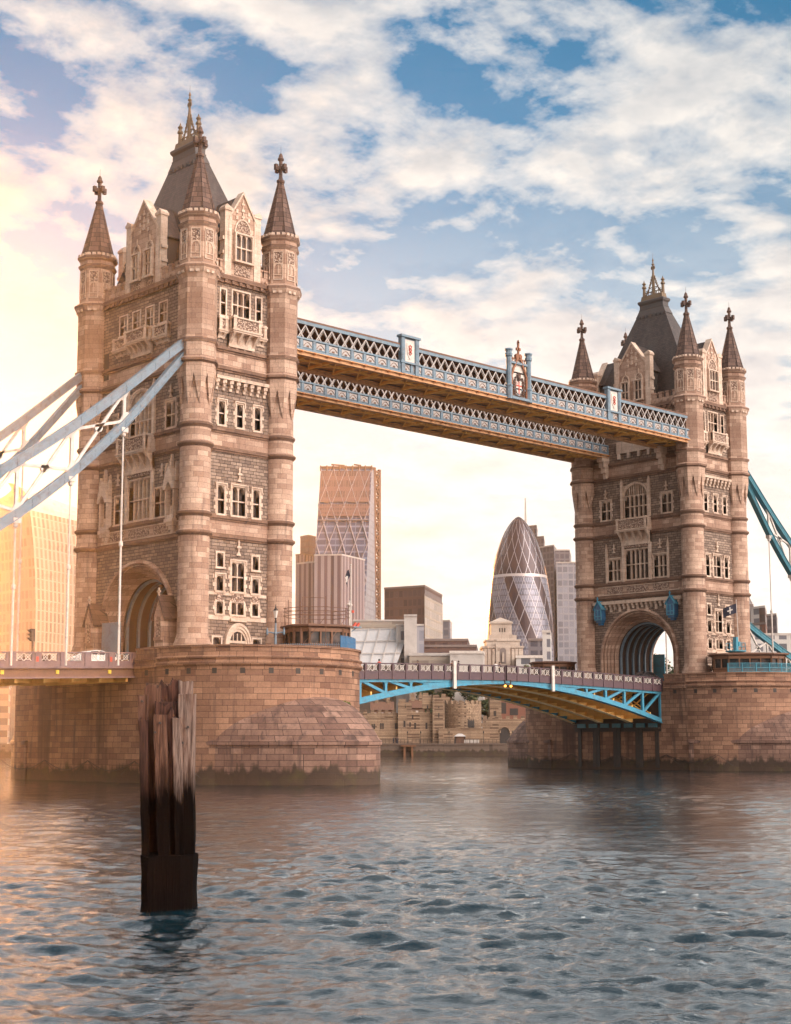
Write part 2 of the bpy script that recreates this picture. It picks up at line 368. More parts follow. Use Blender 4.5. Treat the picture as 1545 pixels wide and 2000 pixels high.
def gherkin_mat():
    m, g, b = newmat('spiral_diamond_glass')
    uv = g.n('ShaderNodeTexCoord').outputs['UV']; s = g.n('ShaderNodeSeparateXYZ', i0=uv); u, v, _ = s.outputs   # u turns 0..1, v height 0..1
    a = g.m('ADD', g.m('MULTIPLY', u, 6.0), g.m('MULTIPLY', v, 2.6))      # spirals falling to the right
    band = g.m('LESS_THAN', g.m('FRACT', a), 0.36)
    d1 = g.m('FRACT', g.m('SUBTRACT', g.m('MULTIPLY', u, 18.0), g.m('MULTIPLY', v, 7.8)))
    d2 = g.m('FRACT', g.m('ADD', g.m('MULTIPLY', u, 18.0), g.m('MULTIPLY', v, 7.8)))
    e1 = g.m('FRACT', g.m('SUBTRACT', g.m('MULTIPLY', u, 72.0), g.m('MULTIPLY', v, 31.2)))
    e2 = g.m('FRACT', g.m('ADD', g.m('MULTIPLY', u, 72.0), g.m('MULTIPLY', v, 31.2)))
    line = g.m('LESS_THAN', g.m('MINIMUM', d1, d2), 0.07)
    fine = g.m('LESS_THAN', g.m('MINIMUM', e1, e2), 0.18)
    fl = g.m('LESS_THAN', g.m('FRACT', g.m('MULTIPLY', v, 38.0)), 0.22)
    top = g.m('GREATER_THAN', v, 0.72)
    dark = g.m('MAXIMUM', band, top)
    cell = g.n('ShaderNodeTexWhiteNoise', _noise_dimensions='2D', Vector=g.xyz(g.m('FLOOR', g.m('MULTIPLY', u, 36.0)), g.m('FLOOR', g.m('MULTIPLY', v, 38.0)), 0.0)).outputs[0]
    lightc = g.mix(g.m('MULTIPLY', cell, 0.8), (0.085, 0.095, 0.14), (0.22, 0.22, 0.28))
    lightc = g.mix(g.m('MULTIPLY', fine, 0.6), lightc, (0.36, 0.355, 0.41))
    lightc = g.mix(g.m('MULTIPLY', fl, 0.6), lightc, (0.07, 0.055, 0.075))
    c = g.mix(dark, lightc, (0.030, 0.016, 0.028))
    c = g.mix(line, c, (0.36, 0.33, 0.35))
    c = g.mix(g.m('LESS_THAN', g.m('ABSOLUTE', g.m('SUBTRACT', v, 0.725)), 0.006), c, (0.55, 0.48, 0.46))
    g.put(b.inputs['Base Color'], c); b.inputs['Roughness'].default_value = 0.22; b.inputs['Metallic'].default_value = 0.25
    return m
M_gherkin = gherkin_mat()
def timber_mat(name='weathered_timber', ca=(0.055, 0.028, 0.022), cb=(0.34, 0.235, 0.19), cc=(0.14, 0.065, 0.042)):
    m, g, b = newmat(name)
    o = g.n('ShaderNodeTexCoord').outputs['Object']; z = g.n('ShaderNodeSeparateXYZ', i0=o).outputs[2]
    gr = g.noise(g.scale(o, (26, 26, 1.3)), 1.0, 6, 0.65, 0.4)
    big = g.noise(g.scale(o, (5, 5, 0.8)), 1.0, 4, 0.6)
    c = g.mix(g.ramp(gr, [(0.35, 0.0), (0.62, 1.0)]), ca, cb)
    c = g.mix(g.ramp(big, [(0.42, 0.0), (0.66, 0.8)]), c, cc)
    w = g.m('ADD', g.m('SUBTRACT', 3.05, z), g.m('MULTIPLY', g.m('SUBTRACT', big, 0.5), 1.6))
    k = g.ramp(g.m('ADD', g.m('MULTIPLY', w, 0.9), 0.5), [(0.1, 0.0), (0.9, 1.0)])
    c = g.mix(k, c, (0.005, 0.004, 0.004))
    g.put(b.inputs['Base Color'], c)
    g.put(b.inputs['Roughness'], g.m('SUBTRACT', 0.85, g.m('MULTIPLY', k, 0.05)))
    g.put(b.inputs['Specular IOR Level'], g.m('SUBTRACT', 0.3, g.m('MULTIPLY', k, 0.29)))
    bp = g.n('ShaderNodeBump', Strength=1.0, Distance=0.03, Height=gr); g.put(b.inputs['Normal'], bp)
    return m
M_timber = timber_mat()
M_timber_d = timber_mat('tarred_timber', (0.012, 0.007, 0.006), (0.15, 0.06, 0.04), (0.05, 0.022, 0.016))
M_timber_m = timber_mat('brown_timber', (0.03, 0.014, 0.01), (0.20, 0.095, 0.06), (0.09, 0.035, 0.02))
def water_mat():
    m, g, b = newmat('river_water')
    o = g.n('ShaderNodeTexCoord').outputs['Object']
    b.inputs['Base Color'].default_value = (0.001, 0.014, 0.021, 1)
    b.inputs['Roughness'].default_value = 0.045; b.inputs['IOR'].default_value = 2.1
    c_, s_ = math.cos(YAW), math.sin(YAW)
    sx, sy, _ = g.n('ShaderNodeSeparateXYZ', i0=o).outputs
    u = g.m('SUBTRACT', g.m('MULTIPLY', sx, c_), g.m('MULTIPLY', sy, s_)); w = g.m('ADD', g.m('MULTIPLY', sx, s_), g.m('MULTIPLY', sy, c_))   # across and along the wind
    v = g.xyz(u, g.m('MULTIPLY', w, 1.7), 0.0)
    h1 = g.noise(v, 2.8, 6, 0.62, 0.5)
    h2 = g.noise(v, 9.5, 4, 0.65, 0.4)
    patch = g.ramp(g.noise(o, 0.05, 3), [(0.35, 0.5), (0.65, 1.0)])
    h = g.m('MULTIPLY', g.m('ADD', g.m('MULTIPLY', h1, 0.030), g.m('MULTIPLY', h2, 0.012)), patch)
    bp = g.n('ShaderNodeBump', Strength=0.85, Distance=1.0, Height=h); g.put(b.inputs['Normal'], bp)
    return m
M_water = water_mat()

# ------------------------------------------------------------------ stone tower
ZB = 12.75
LOC = (0, 0, -ZB)
def arc_uz(r, zc, a0=0.0, a1=math.pi, n=20, uc=0.0):
    return [(uc+r*math.cos(a0+(a1-a0)*k/n), zc+r*math.sin(a0+(a1-a0)*k/n)) for k in range(n+1)]
def wall_face(mb, F, u0, u1, z0, z1, holes, arch=None, zsplit=()):
    us = sorted({u0, u1, *[h[0] for h in holes], *[h[1] for h in holes], *([-arch[0], arch[0]] if arch else [])})
    zs = sorted({z0, z1, *zsplit, *[h[2] for h in holes], *[h[3] for h in holes], *([arch[1]+arch[0]] if arch else [])})
    for i in range(len(us)-1):
        for j in range(len(zs)-1):
            uc = (us[i]+us[i+1])/2; zc = (zs[j]+zs[j+1])/2
            if any(h[0] < uc < h[1] and h[2] < zc < h[3] for h in holes): continue
            if arch and abs(uc) < arch[0] and zc < arch[1]+arch[0]: continue
            mb.cur = 0
            for (a, b, s) in BANDS:
                if a < zc < b: mb.cur = s
            mb.poly(F.p(us[i], zs[j]), F.p(us[i+1], zs[j]), F.p(us[i+1], zs[j+1]), F.p(us[i], zs[j+1]))
    mb.cur = 1
    for (a, b, c, d) in holes:
        D = -0.6
        mb.poly(F.p(a, c), F.p(a, c, D), F.p(a, d, D), F.p(a, d)); mb.poly(F.p(b, c, D), F.p(b, c), F.p(b, d), F.p(b, d, D))
        mb.poly(F.p(a, c), F.p(b, c), F.p(b, c, D), F.p(a, c, D)); mb.poly(F.p(a, d, D), F.p(b, d, D), F.p(b, d), F.p(a, d))
    mb.cur = 0
    if arch:
        r, zc = arch; P = arc_uz(r, zc, 0, math.pi, 28)
        for (ua, za), (ub, zb) in zip(P, P[1:]):
            mb.poly(F.p(ub, zb), F.p(ua, za), F.p(ua, zc+r), F.p(ub, zc+r))
BANDS = [(23.9, 25.6, 1), (32.6, 34.35, 1), (40.75, 42.6, 1)]          # smooth ashlar bands between the string courses
def light_head(mb, F, a, b, z1, rise, d0, d1, ogee=False):
    """stone left over between a light's pointed head and its square top"""
    c = (a+b)/2; hw = (b-a)/2; n = 5
    for s in (-1, 1):
        pts = [(c, z1)]
        for k in range(n+1):
            t = k/n; pts.append((c+s*hw*math.sin(t*math.pi/2)**0.9, z1-0.03-rise*(1-math.cos(t*math.pi/2))**1.15))
        pts.append((c+s*hw, z1))
        if s < 0: pts = pts[::-1]
        mb.fprism(F, pts, d0, d1)
def window(F, par, uc, z0, w, h, n=2, rows=2, hood=True, quoin=True, arch=False, d=0.0, tracery=0.0):
    mb = MB(); u0, u1, z1 = uc-w/2, uc+w/2, z0+h; s = 0.17; B = d-0.50 if d == 0 else d-0.30
    mb.fbox(F, u0-s, u0, z0, z1, B, d+0.07); mb.fbox(F, u1, u1+s, z0, z1, B, d+0.07)
    mb.fbox(F, u0-s-0.08, u1+s+0.08, z0-0.2, z0, B, d+0.15)
    lw = w/n
    if not arch:
        mb.fbox(F, u0-s, u1+s, z1, z1+s, B, d+0.07)
        if hood:
            mb.fbox(F, u0-s-0.14, u1+s+0.14, z1+s, z1+s+0.12, d, d+0.2)
            for a in (u0-s-0.14, u1+s): mb.fbox(F, a, a+0.14, z1-0.25, z1+s, d, d+0.18)
    else:
        r = w/2; zc = z1-r*0.8
        P = [(uc+r*math.cos(t), zc+r*0.8*math.sin(t)) for t in [math.pi*k/16 for k in range(17)]]
        Q = [(uc+(r+s)*math.cos(t), zc+(r*0.8+s)*math.sin(t)) for t in [math.pi*k/16 for k in range(17)]]
        Q2 = [(uc+(r+s+0.16)*math.cos(t), zc+(r*0.8+s+0.16)*math.sin(t)) for t in [math.pi*k/16 for k in range(17)]]
        for k in range(16):
            mb.fprism(F, [P[k], Q[k], Q[k+1], P[k+1]], B, d+0.09)
            if hood: mb.fprism(F, [Q[k], Q2[k], Q2[k+1], Q[k+1]], d, d+0.2)
            mb.fprism(F, [P[k+1], P[k], (P[k][0], z1), (P[k+1][0], z1)], B, d-0.02)
    zt = z1-(0.0 if not arch else w*0.4)
    for i in range(1, n):
        um = u0+lw*i; top = z1 if not arch else zt+math.sqrt(max(0, 1-((um-uc)/(w/2))**2))*w*0.4
        mb.fbox(F, um-0.055, um+0.055, z0, top, B, d-0.04)
    for j in range(1, rows):
        zm = z0+(zt-z0)*j/rows
        mb.fbox(F, u0, u1, zm-0.06, zm+0.06, B, d-0.05)
    hz = z1 if not arch else zt
    for i in range(n):
        a, b = u0+lw*i+(0.05 if i else 0), u0+lw*(i+1)-(0.05 if i < n-1 else 0)
        light_head(mb, F, a, b, hz, min(lw*0.75, h*0.35), B+0.03, d-0.07)
        if arch:
            mb.fbox(F, a, b, hz, hz+0.07, B, d-0.06)
            mb.fbox(F, (a+b)/2-0.04, (a+b)/2+0.04, hz, hz+w*0.4*math.sqrt(max(0, 1-(((a+b)/2-uc)/(w/2))**2)), B, d-0.08)
    if quoin:
        z = z0; k = 0
        while z < z1-0.2:
            e = 0.26 if k % 2 else 0.10
            mb.fbox(F, u0-s-e, u0-s, z+0.01, z+0.38, d, d+0.05); mb.fbox(F, u1+s, u1+s+e, z+0.01, z+0.38, d, d+0.05)
            z += 0.4; k += 1
    o = mb.obj('window', M_trim, par, loc=LOC)
    pb = MB(); pb.poly(F.p(u0, z0, B+0.05), F.p(u1, z0, B+0.05), F.p(u1, z1, B+0.05), F.p(u0, z1, B+0.05))
    pb.obj('pane', M_glass, o)
    return o
def ornament(mb, F, u, z, h, d=0.12):               # a cross-shaped stone finial on the wall
    mb.fbox(F, u-0.07, u+0.07, z, z+h, d-0.1, d+0.06); mb.fbox(F, u-0.26, u+0.26, z+h*0.55, z+h*0.72, d-0.1, d+0.12)
    mb.fprism(F, [(u-0.14, z+h), (u+0.14, z+h), (u, z+h+0.35)], d-0.1, d+0.06)
    mb.fprism(F, [(u-0.3, z), (u+0.3, z), (u+0.07, z+h*0.3), (u-0.07, z+h*0.3)], d-0.1, d+0.05)
def corbel(mb, F, u, w, z0, z1, dep):
    n = 7; pts = [(0, z1), (0, z0)]
    for k in range(n+1):
        t = k/n; pts.append((dep*(0.12+0.88*t**1.6), z0+(z1-z0)*(0.05+0.9*t)))
    pts.append((dep, z1))
    mb.prism([F.p(u-w/2, z, d) for d, z in pts], F.u*w)
def balcony(F, par, u0, u1, zc, z0, z1, dep, nc=4, posts=None):
    mb = MB(); mb.fbox(F, u0-0.1, u1+0.1, z0-0.18, z0, 0, dep+0.12); mb.fbox(F, u0-0.03, u1+0.03, z0-0.34, z0-0.18, 0, dep+0.03)
    mb.fbox(F, u0-0.08, u1+0.08, z1-0.16, z1, 0, dep+0.1)
    for u in (posts or (u0+0.18, u1-0.18)): mb.fbox(F, u-0.18, u+0.18, z0, z1+0.12, dep-0.3, dep+0.06)
    mb.fbox(F, u0, u0+0.1, z0, z1-0.16, 0, dep-0.05); mb.fbox(F, u1-0.1, u1, z0, z1-0.16, 0, dep-0.05)
    for k in range(nc):
        corbel(mb, F, u0+0.25+(u1-u0-0.5)*k/(nc-1), 0.3, zc, z0-0.34, dep*0.95)
    mb.fbox(F, u0+0.1, u1-0.1, zc+(z0-zc)*0.1, z0-0.34, 0, dep*0.25)
    o = mb.obj('balcony', M_trim, par, loc=LOC)
    p = MB(); p.fbox(F, u0+0.1, u1-0.1, z0+0.05, z1-0.16, dep-0.12, dep-0.02); p.obj('carved_panel', M_carved, o)
    return o
def turret(par, sx, sy):
    mb = MB()
    prof = [(1.85, 12.0), (1.85, 13.1), (1.72, 13.3), (1.66, 13.6), (1.55, 13.8), (1.5, 14.2)]
    for z, r in ((23.75, 1.76), (25.62, 1.72), (32.45, 1.76), (34.35, 1.68)):
        prof += [(1.5, z-0.28), (r-0.1, z-0.1), (r, z), (r, z+0.16), (r-0.12, z+0.24), (1.52, z+0.42)]
    prof += [(1.5, 36.3), (1.36, 36.9), (1.36, 39.5)]
    mb.lathe(0, 0, prof, 28)
    mb.cur = 3
    for z, r in ((23.75, 1.76), (25.62, 1.72), (32.45, 1.76), (34.35, 1.68)): mb.lathe(0, 0, [(1.5, z-0.3), (r-0.08, z-0.12), (r+0.03, z-0.01), (r+0.03, z+0.17), (1.5, z+0.3)], 28, 0, False)
    mb.cur = 0
    k8 = 1/math.cos(math.pi/8); hp = math.pi/8
    for k in range(8):                                            # broach spikes
        a = hp+k*math.pi/4
        C = lambda r, t, z: (r*math.cos(t), r*math.sin(t), z)
        ct = C(1.8*k8, a, 39.35); l = C(1.8, a-hp, 39.35); r = C(1.8, a+hp, 39.35); tip = C(1.5, a, 36.2)
        li = C(1.3, a-hp, 39.35); ri = C(1.3, a+hp, 39.35)
        mb.add([ct, l, r, tip, li, ri], [(0, 3, 1), (0, 2, 3), (1, 3, 4), (2, 5, 3), (0, 1, 4, 5, 2)])
    def oc(z, r): return (r*k8, z)
    prof = [oc(39.35, 1.8), oc(40.35, 1.8), oc(40.5, 1.95), oc(40.6, 2.02), oc(40.78, 2.02), oc(40.95, 1.86), oc(41.0, 1.8), oc(42.4, 1.8), oc(42.55, 1.97), oc(42.75, 1.97),
            oc(42.95, 1.8), oc(49.1, 1.8), oc(49.4, 1.95), oc(49.75, 2.18), oc(50.1, 2.18), oc(50.3, 1.95), oc(50.45, 1.72),
            oc(54.1, 1.72), oc(54.3, 1.88), oc(54.5, 1.88), oc(54.65, 1.74), oc(55.0, 1.74), oc(55.25, 1.98), oc(55.5, 1.98), oc(55.55, 1.7)]
    mb.lathe(0, 0, prof, 8, hp)
    mb.cur = 3
    for z, r in ((40.6, 2.02), (42.65, 1.97), (49.92, 2.18), (54.4, 1.88), (55.35, 1.98)): mb.lathe(0, 0, [oc(z-0.32, 1.7), oc(z-0.12, r-0.06), oc(z-0.06, r+0.03), oc(z+0.17, r+0.03), oc(z+0.3, 1.7)], 8, hp, False)
    mb.cur = 1
    for k in range(8):
        a = k*math.pi/4; F = Fr((1.72*math.cos(a), 1.72*math.sin(a), 0), (-math.sin(a), math.cos(a), 0), (math.cos(a), math.sin(a), 0))
        mb.cur = 2; mb.fbox(F, -0.42, 0.42, 52.6, 53.75, 0, 0.03)
        mb.cur = 1
        for u in (-0.5, 0.42): mb.fbox(F, u, u+0.08, 50.8, 53.85, 0, 0.09)
        for z in (50.8, 51.3, 52.5, 53.78): mb.fbox(F, -0.5, 0.5, z, z+0.09, 0, 0.08)
        light_head(mb, F, -0.42, 0.42, 52.5, 0.7, 0, 0.07)
        mb.fbox(F, -0.04, 0.04, 51.35, 52.45, 0, 0.06)
        G_ = Fr((1.9*math.cos(a), 1.9*math.sin(a), 0), (-math.sin(a), math.cos(a), 0), (math.cos(a), math.sin(a), 0))
        for u in (-0.55, 0, 0.55): mb.fbox(G_, u-0.16, u+0.16, 55.48, 55.8, -0.25, 0.1)
        for u in (-0.5, 0.1): mb.fbox(G_, u, u+0.35, 49.35, 49.62, -0.15, 0.2)
    o = mb.obj('turret', [M_ashlar_r, M_trim, M_carved, M_cornice], par, True, loc=(sx*5.2, sy*9.2, -ZB))
    s = MB()
    prof = [oc(55.5, 1.66), oc(55.9, 1.62), oc(56.5, 1.46), oc(58.0, 1.12), oc(61.75, 0.28)]
    s.lathe(0, 0, prof, 8, hp)
    for k in range(8):
        a = hp+k*math.pi/4
        s.tube([(r*0.99*math.cos(a), r*0.99*math.sin(a), z) for r, z in prof[1:]], [0.09, 0.085, 0.075, 0.05], 5)
    s.lathe(0, 0, [(0.3, 61.7), (0.44, 61.85), (0.44, 62.05), (0.26, 62.2)], 8, hp)
    s.obj('spire', M_spire, o)
    f = MB(); f.lathe(0, 0, [(0.26, 62.1), (0.2, 62.5), (0.2, 64.2), (0.34, 64.3), (0.34, 64.45), (0.24, 64.6), (0.2, 64.85), (0.03, 65.1)], 8, hp)
    for dx, dy in ((1, 0), (0, 1)):
        f.box(-0.72*dx-0.13*dy, 0.72*dx+0.13*dy, -0.72*dy-0.13*dx, 0.72*dy+0.13*dx, 63.22, 63.55)
        for q in (-1, 1):
            f.box(q*0.62*dx-0.17, q*0.62*dx+0.17, q*0.62*dy-0.17, q*0.62*dy+0.17, 63.1, 63.72)
    f.tube([(0, 0, 65.0), (0, 0, 65.8)], 0.02, 4)
    f.obj('finial', M_spire, o)
    return o
def gable(F, par, hw, peak, foot, knee, wins):
    mb = MB(); d1 = 0.14
    sh = hw-0.15
    mb.fprism(F, [(-hw, 50.2), (hw, 50.2), (hw, foot-1.0), (sh, foot), (0, peak), (-sh, foot), (-hw, foot-1.0)], -0.55, d1)
    mb.cur = 1
    L = [(-sh-0.12, foot-0.05), (0, peak+0.22)]
    for s in (-1, 1):
        mb.fprism(F, [(s*(sh+0.18), foot-0.2), (s*(sh+0.18), foot+0.12), (0, peak+0.3), (0, peak-0.02)][::s], -0.7, d1+0.14)
        u = s*(hw+0.12)
        mb.fbox(F, u-0.42, u+0.42, 50.2, knee-0.3, -0.6, d1+0.1); mb.fbox(F, u-0.52, u+0.52, knee-0.3, knee, -0.7, d1+0.2)
        mb.fprism(F, [(u-0.5, knee), (u+0.5, knee), (u+s*0.2, knee+0.35)], -0.65, d1+0.15)
        for q, z in ((0.62, 53.9), (0.62, 52.4)): mb.fbox(F, min(u, u+s*q), max(u, u+s*q), z, z+0.35, -0.55, d1+0.02)
        mb.fbox(F, min(u, u+s*0.5), max(u, u+s*0.5), 50.2, 53.0, -0.5, d1-0.05)
    for k in range(3):
        z = foot+0.3+(peak-foot)*0.24*k; w = 0.2
        mb.fbox(F, -w, w, z, z+0.22, d1, d1+0.1); mb.fbox(F, -0.05, 0.05, z, z+0.6, d1, d1+0.08)
        for s in (-1, 1):
            if abs(s*0.7) < sh*(1-(z-foot)/(peak-foot))-0.3: mb.fbox(F, s*0.75-0.14, s*0.75+0.14, z-0.3, z+0.1, d1, d1+0.09)
    mb.cur = 2
    for (u, z0, w, h) in wins:
        P = [(u+w/2*math.cos(t), z0+h+0.2+w*0.75*math.sin(t)) for t in [math.pi*k/12 for k in range(13)]]
        mb.fprism(F, P, d1, d1+0.05)
        mb.cur = 1
        for a, b in zip(P, P[1:]):
            A = F.p(*a, d1+0.06); Bq = F.p(*b, d1+0.06); mb.bar(A, Bq, 0.14, 0.16)
        mb.fbox(F, u-0.05, u+0.05, z0+h+0.2+w*0.75, z0+h+0.2+w*0.75+0.7, d1, d1+0.12)
        mb.cur = 2
        mb.fbox(F, u-w/2, u+w/2, z0-0.95, z0-0.3, d1, d1+0.05)
    o = mb.obj('gable', [M_ashlar, M_trim, M_carved], par, loc=LOC)
    r = MB(); dd = 4.6 if hw > 2 else 7.0
    for s in (-1, 1):
        P = [F.p(0, peak-0.1, -0.5), F.p(s*(hw+0.35), foot-0.9, -0.5), F.p(s*(hw+0.35), foot-0.9, -dd), F.p(0, peak-0.1, -dd)]
        r.prism(P, (0, 0, 0.12))
        r.cur = 1; r.fbox(F, min(s*hw, s*(hw-0.1)), max(s*hw, s*(hw-0.1)), 50.3, foot-0.95, -dd, -0.6); r.cur = 0
    r.obj('dormer_roof', [M_slate, M_dark], o)
def gatehouse_shape(mb, F, u, z0, w, top):
    mb.fbox(F, u-w/2, u+w/2, z0, top-1.9, 0, 1.1); 
def bluebox(F, par, u):                             # gabled cast-iron lantern box on a bracket
    mb = MB(); z = 20.6
    mb.fbox(F, u-0.62, u+0.62, z, z+1.65, 0, 0.95)
    mb.fprism(F, [(u-0.62, z+1.65), (u+0.62, z+1.65), (u, z+2.5)], 0, 0.95)
    mb.fbox(F, u-0.5, u+0.5, z-0.3, z, 0, 0.8); mb.fbox(F, u-0.3, u+0.3, z-0.65, z-0.3, 0, 0.55)
    o = mb.obj('lantern_box', M_dblue, par, loc=LOC)
    mb = MB()
    for s in (-1, 1):
        mb.fprism(F, [(u, z+2.75), (u+s*0.82, z+1.6), (u+s*0.82, z+1.45), (u, z+2.55)], 0, 1.08)
        mb.fbox(F, u+s*0.56-0.08, u+s*0.56+0.08, z, z+1.65, 0.95, 1.02)
        light_head(mb, F, u+s*0.25-0.2, u+s*0.25+0.2, z+1.5, 0.4, 0.95, 1.0)
    mb.fbox(F, u-0.05, u+0.05, z+0.15, z+1.5, 0.95, 1.0)
    for q in (0.02, 0.5): mb.fbox(F, u-0.56, u+0.56, z+q, z+q+0.12, 0.95, 1.02)
    mb.fbox(F, u-0.05, u+0.05, z+2.6, z+3.3, 0.95, 1.05); mb.fbox(F, u-0.16, u+0.16, z+2.95, z+3.06, 0.95, 1.05)
    mb.obj('lantern_tracery', M_blue2, o)
def build_tower(name, label, x0, inner):
    root = thing(name, label, 'bridge tower', (x0, 0, ZB))
    Fs = Fr((-5.35, 0, 0), (0, -1, 0), (-1, 0, 0)); Fe = Fr((0, -9.4, 0), (1, 0, 0), (0, -1, 0))
    Fn = Fr((5.35, 0, 0), (0, 1, 0), (1, 0, 0)); Fw = Fr((0, 9.4, 0), (-1, 0, 0), (0, 1, 0))
    E = [  # uc, z0, w, h, lights, rows, hood, quoin
        (0, 18.45, 1.5, 2.85, 2, 2, 1, 1), (0, 16.15, 1.5, 1.2, 2, 1, 0, 1), (-2.2, 18.4, 0.78, 1.45, 1, 1, 1, 1), (2.2, 18.4, 0.78, 1.45, 1, 1, 1, 1),
        (-2.2, 20.75, 0.75, 1.35, 1, 1, 0, 0), (2.2, 20.75, 0.75, 1.35, 1, 1, 0, 0), (-2.2, 16.15, 0.75, 1.2, 1, 1, 0, 1), (2.2, 16.15, 0.75, 1.2, 1, 1, 0, 1),
        (-2.45, 12.75, 0.95, 1.1, 1, 1, 0, 0), (2.45, 12.75, 0.95, 1.1, 1, 1, 0, 0),
        (0, 26.0, 1.6, 2.85, 2, 2, 1, 1), (-2.2, 26.0, 0.78, 2.8, 1, 2, 1, 1), (2.2, 26.0, 0.78, 2.8, 1, 2, 1, 1),
        (0, 34.9, 0.72, 2.35, 1, 2, 1, 1), (-2.25, 34.9, 0.72, 2.35, 1, 2, 1, 1), (2.25, 34.9, 0.72, 2.35, 1, 2, 1, 1),
        (0, 46.05, 2.1, 2.8, 3, 2, 0, 0), (-2.25, 46.05, 0.6, 2.65, 1, 2, 0, 0), (2.25, 46.05, 0.6, 2.65, 1, 2, 0, 0)]
    S = [(0, 26.1, 3.8, 4.1, 5 if inner else 5, 2, 0, 0), (-3.95, 26.1, 2.1, 2.95, 3, 2, 1, 1), (3.95, 26.1, 2.1, 2.95, 3, 2, 1, 1),
         (0, 34.75, 3.8, 4.6, 5, 2, 1, 0, True), (-5.25, 34.85, 1.55, 2.6, 2, 2, 1, 1), (5.25, 34.85, 1.55, 2.6, 2, 2, 1, 1)]
    if not inner:
        S[1] = (-3.6, 26.0, 1.7, 2.9, 2, 2, 0, 0); S[2] = (3.6, 26.0, 1.7, 2.9, 2, 2, 0, 0)
        S += [(u, 45.95, 1.25, 2.05, 2, 2, 0, 0) for u in (-3.6, -1.2, 1.2, 3.6)]
    hol = lambda L: [(w[0]-w[2]/2, w[0]+w[2]/2, w[1], w[1]+w[3]) for w in L]
    mb = MB(); zs = [b for q in BANDS for b in q[:2]]; ARCH = (6.2, 15.35)
    wall_face(mb, Fs, -9.2, 9.2, 12.2, 50.2, hol(S), ARCH, zs)
    wall_face(mb, Fe, -5.2, 5.2, 12.2, 50.2, hol(E), None, zs)
    wall_face(mb, Fn, -9.2, 9.2, 12.2, 50.2, [], ARCH, zs); wall_face(mb, Fw, -5.2, 5.2, 12.2, 50.2, [], None, zs)
    mb.box(-5.2, 5.2, -9.25, 9.25, 50.2, 50.32)
    mb.obj('wall', [M_rubble, M_ashlar], root, loc=LOC)
    for w in E: window(Fe, root, *w[:8])
    for w in S: window(Fs, root, *w[:8], arch=len(w) > 8)
    for sx in (-1, 1):
        for sy in (-1, 1): turret(root, sx, sy)
    # string courses and cornice
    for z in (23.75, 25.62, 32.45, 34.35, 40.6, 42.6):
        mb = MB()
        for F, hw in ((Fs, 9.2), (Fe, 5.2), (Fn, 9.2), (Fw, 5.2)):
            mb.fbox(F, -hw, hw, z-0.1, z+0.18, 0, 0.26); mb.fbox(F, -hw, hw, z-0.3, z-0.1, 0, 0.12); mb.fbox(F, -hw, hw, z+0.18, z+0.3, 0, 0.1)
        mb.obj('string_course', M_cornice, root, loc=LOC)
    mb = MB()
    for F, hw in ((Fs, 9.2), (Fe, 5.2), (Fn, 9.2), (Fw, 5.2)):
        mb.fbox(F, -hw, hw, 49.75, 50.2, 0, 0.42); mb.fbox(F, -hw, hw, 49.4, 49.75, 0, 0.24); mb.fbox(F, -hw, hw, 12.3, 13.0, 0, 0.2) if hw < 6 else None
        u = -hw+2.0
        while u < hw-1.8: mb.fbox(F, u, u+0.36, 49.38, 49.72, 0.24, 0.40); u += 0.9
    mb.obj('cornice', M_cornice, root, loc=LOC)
    # crenellated parapet
    for F, hw, g0 in ((Fs, 7.6, 2.9), (Fe, 3.6, 2.0), (Fn, 7.6, 2.9), (Fw, 3.6, 2.0)):
        for s in (-1, 1):
            mb = MB(); a, b = sorted((s*g0, s*hw)); mb.fbox(F, a, b, 50.2, 50.95, -0.35, 0.04)
            n = max(2, int((b-a)/0.95))
            for k in range(n):
                u = a+(b-a)*(k+0.5)/n; t = 0.32*(k % 2 == 0)
                mb.fbox(F, u-0.29, u+0.29, 50.95, 51.6, -0.35, 0.05); mb.fbox(F, u-0.36, u+0.36, 51.6, 51.78, -0.42, 0.12); mb.fbox(F, u-0.2, u+0.2, 50.35, 50.6, 0.04, 0.2)
            mb.obj('parapet', M_ashlar, root, loc=LOC)
    # gables
    gs = [(-1.15, 51.3, 1.15, 2.7), (1.15, 51.3, 1.15, 2.7)]; ge = [(0, 51.95, 2.0, 2.75)]
    for F, hw, pk, ft, kn, ws in ((Fs, 2.6, 59.5, 56.2, 57.7, gs), (Fe, 1.75, 59.1, 56.3, 57.3, ge), (Fn, 2.6, 59.5, 56.2, 57.7, gs), (Fw, 1.75, 59.1, 56.3, 57.3, ge)):
        gable(F, root, hw, pk, ft, kn, ws)
        if F in (Fs, Fe):
            for (u, z0, w, h) in ws: window(F, root, u, z0, w, h, 2 if w < 1.5 else 3, 2, False, False, d=0.46)
    # main roof
    mb = MB()
    def rect(hx, hy, z): return [(-hx, -hy, z), (hx, -hy, z), (hx, hy, z), (-hx, hy, z)]
    mb.loft([rect(4.0, 9.0, 50.35), rect(3.55, 8.5, 52.2), rect(0.64, 2.08, 65.6)])
    rf = mb.obj('roof', M_slate, root, loc=LOC)
    mb = MB(); mb.loft([rect(0.87, 2.64, 64.6), rect(0.70, 2.14, 65.6), rect(0.72, 2.16, 65.75)]) 
    mb.loft([rect(0.66, 2.05, 65.7), rect(0.66, 2.05, 66.35), rect(0.86, 2.22, 66.6), rect(0.9, 2.26, 66.85), rect(0.8, 2.15, 67.0)])
    for k in range(7):
        y = -2.1+0.7*k
        for sx in (-1, 1): mb.box(sx*0.9-0.1, sx*0.9+0.06, y-0.16, y+0.16, 64.35, 64.8)
    mb.obj('lead_cap', M_lead, rf)
    mb = MB(); mb.loft([rect(0.6, 1.9, 67.0), rect(0.5, 1.78, 67.75)])
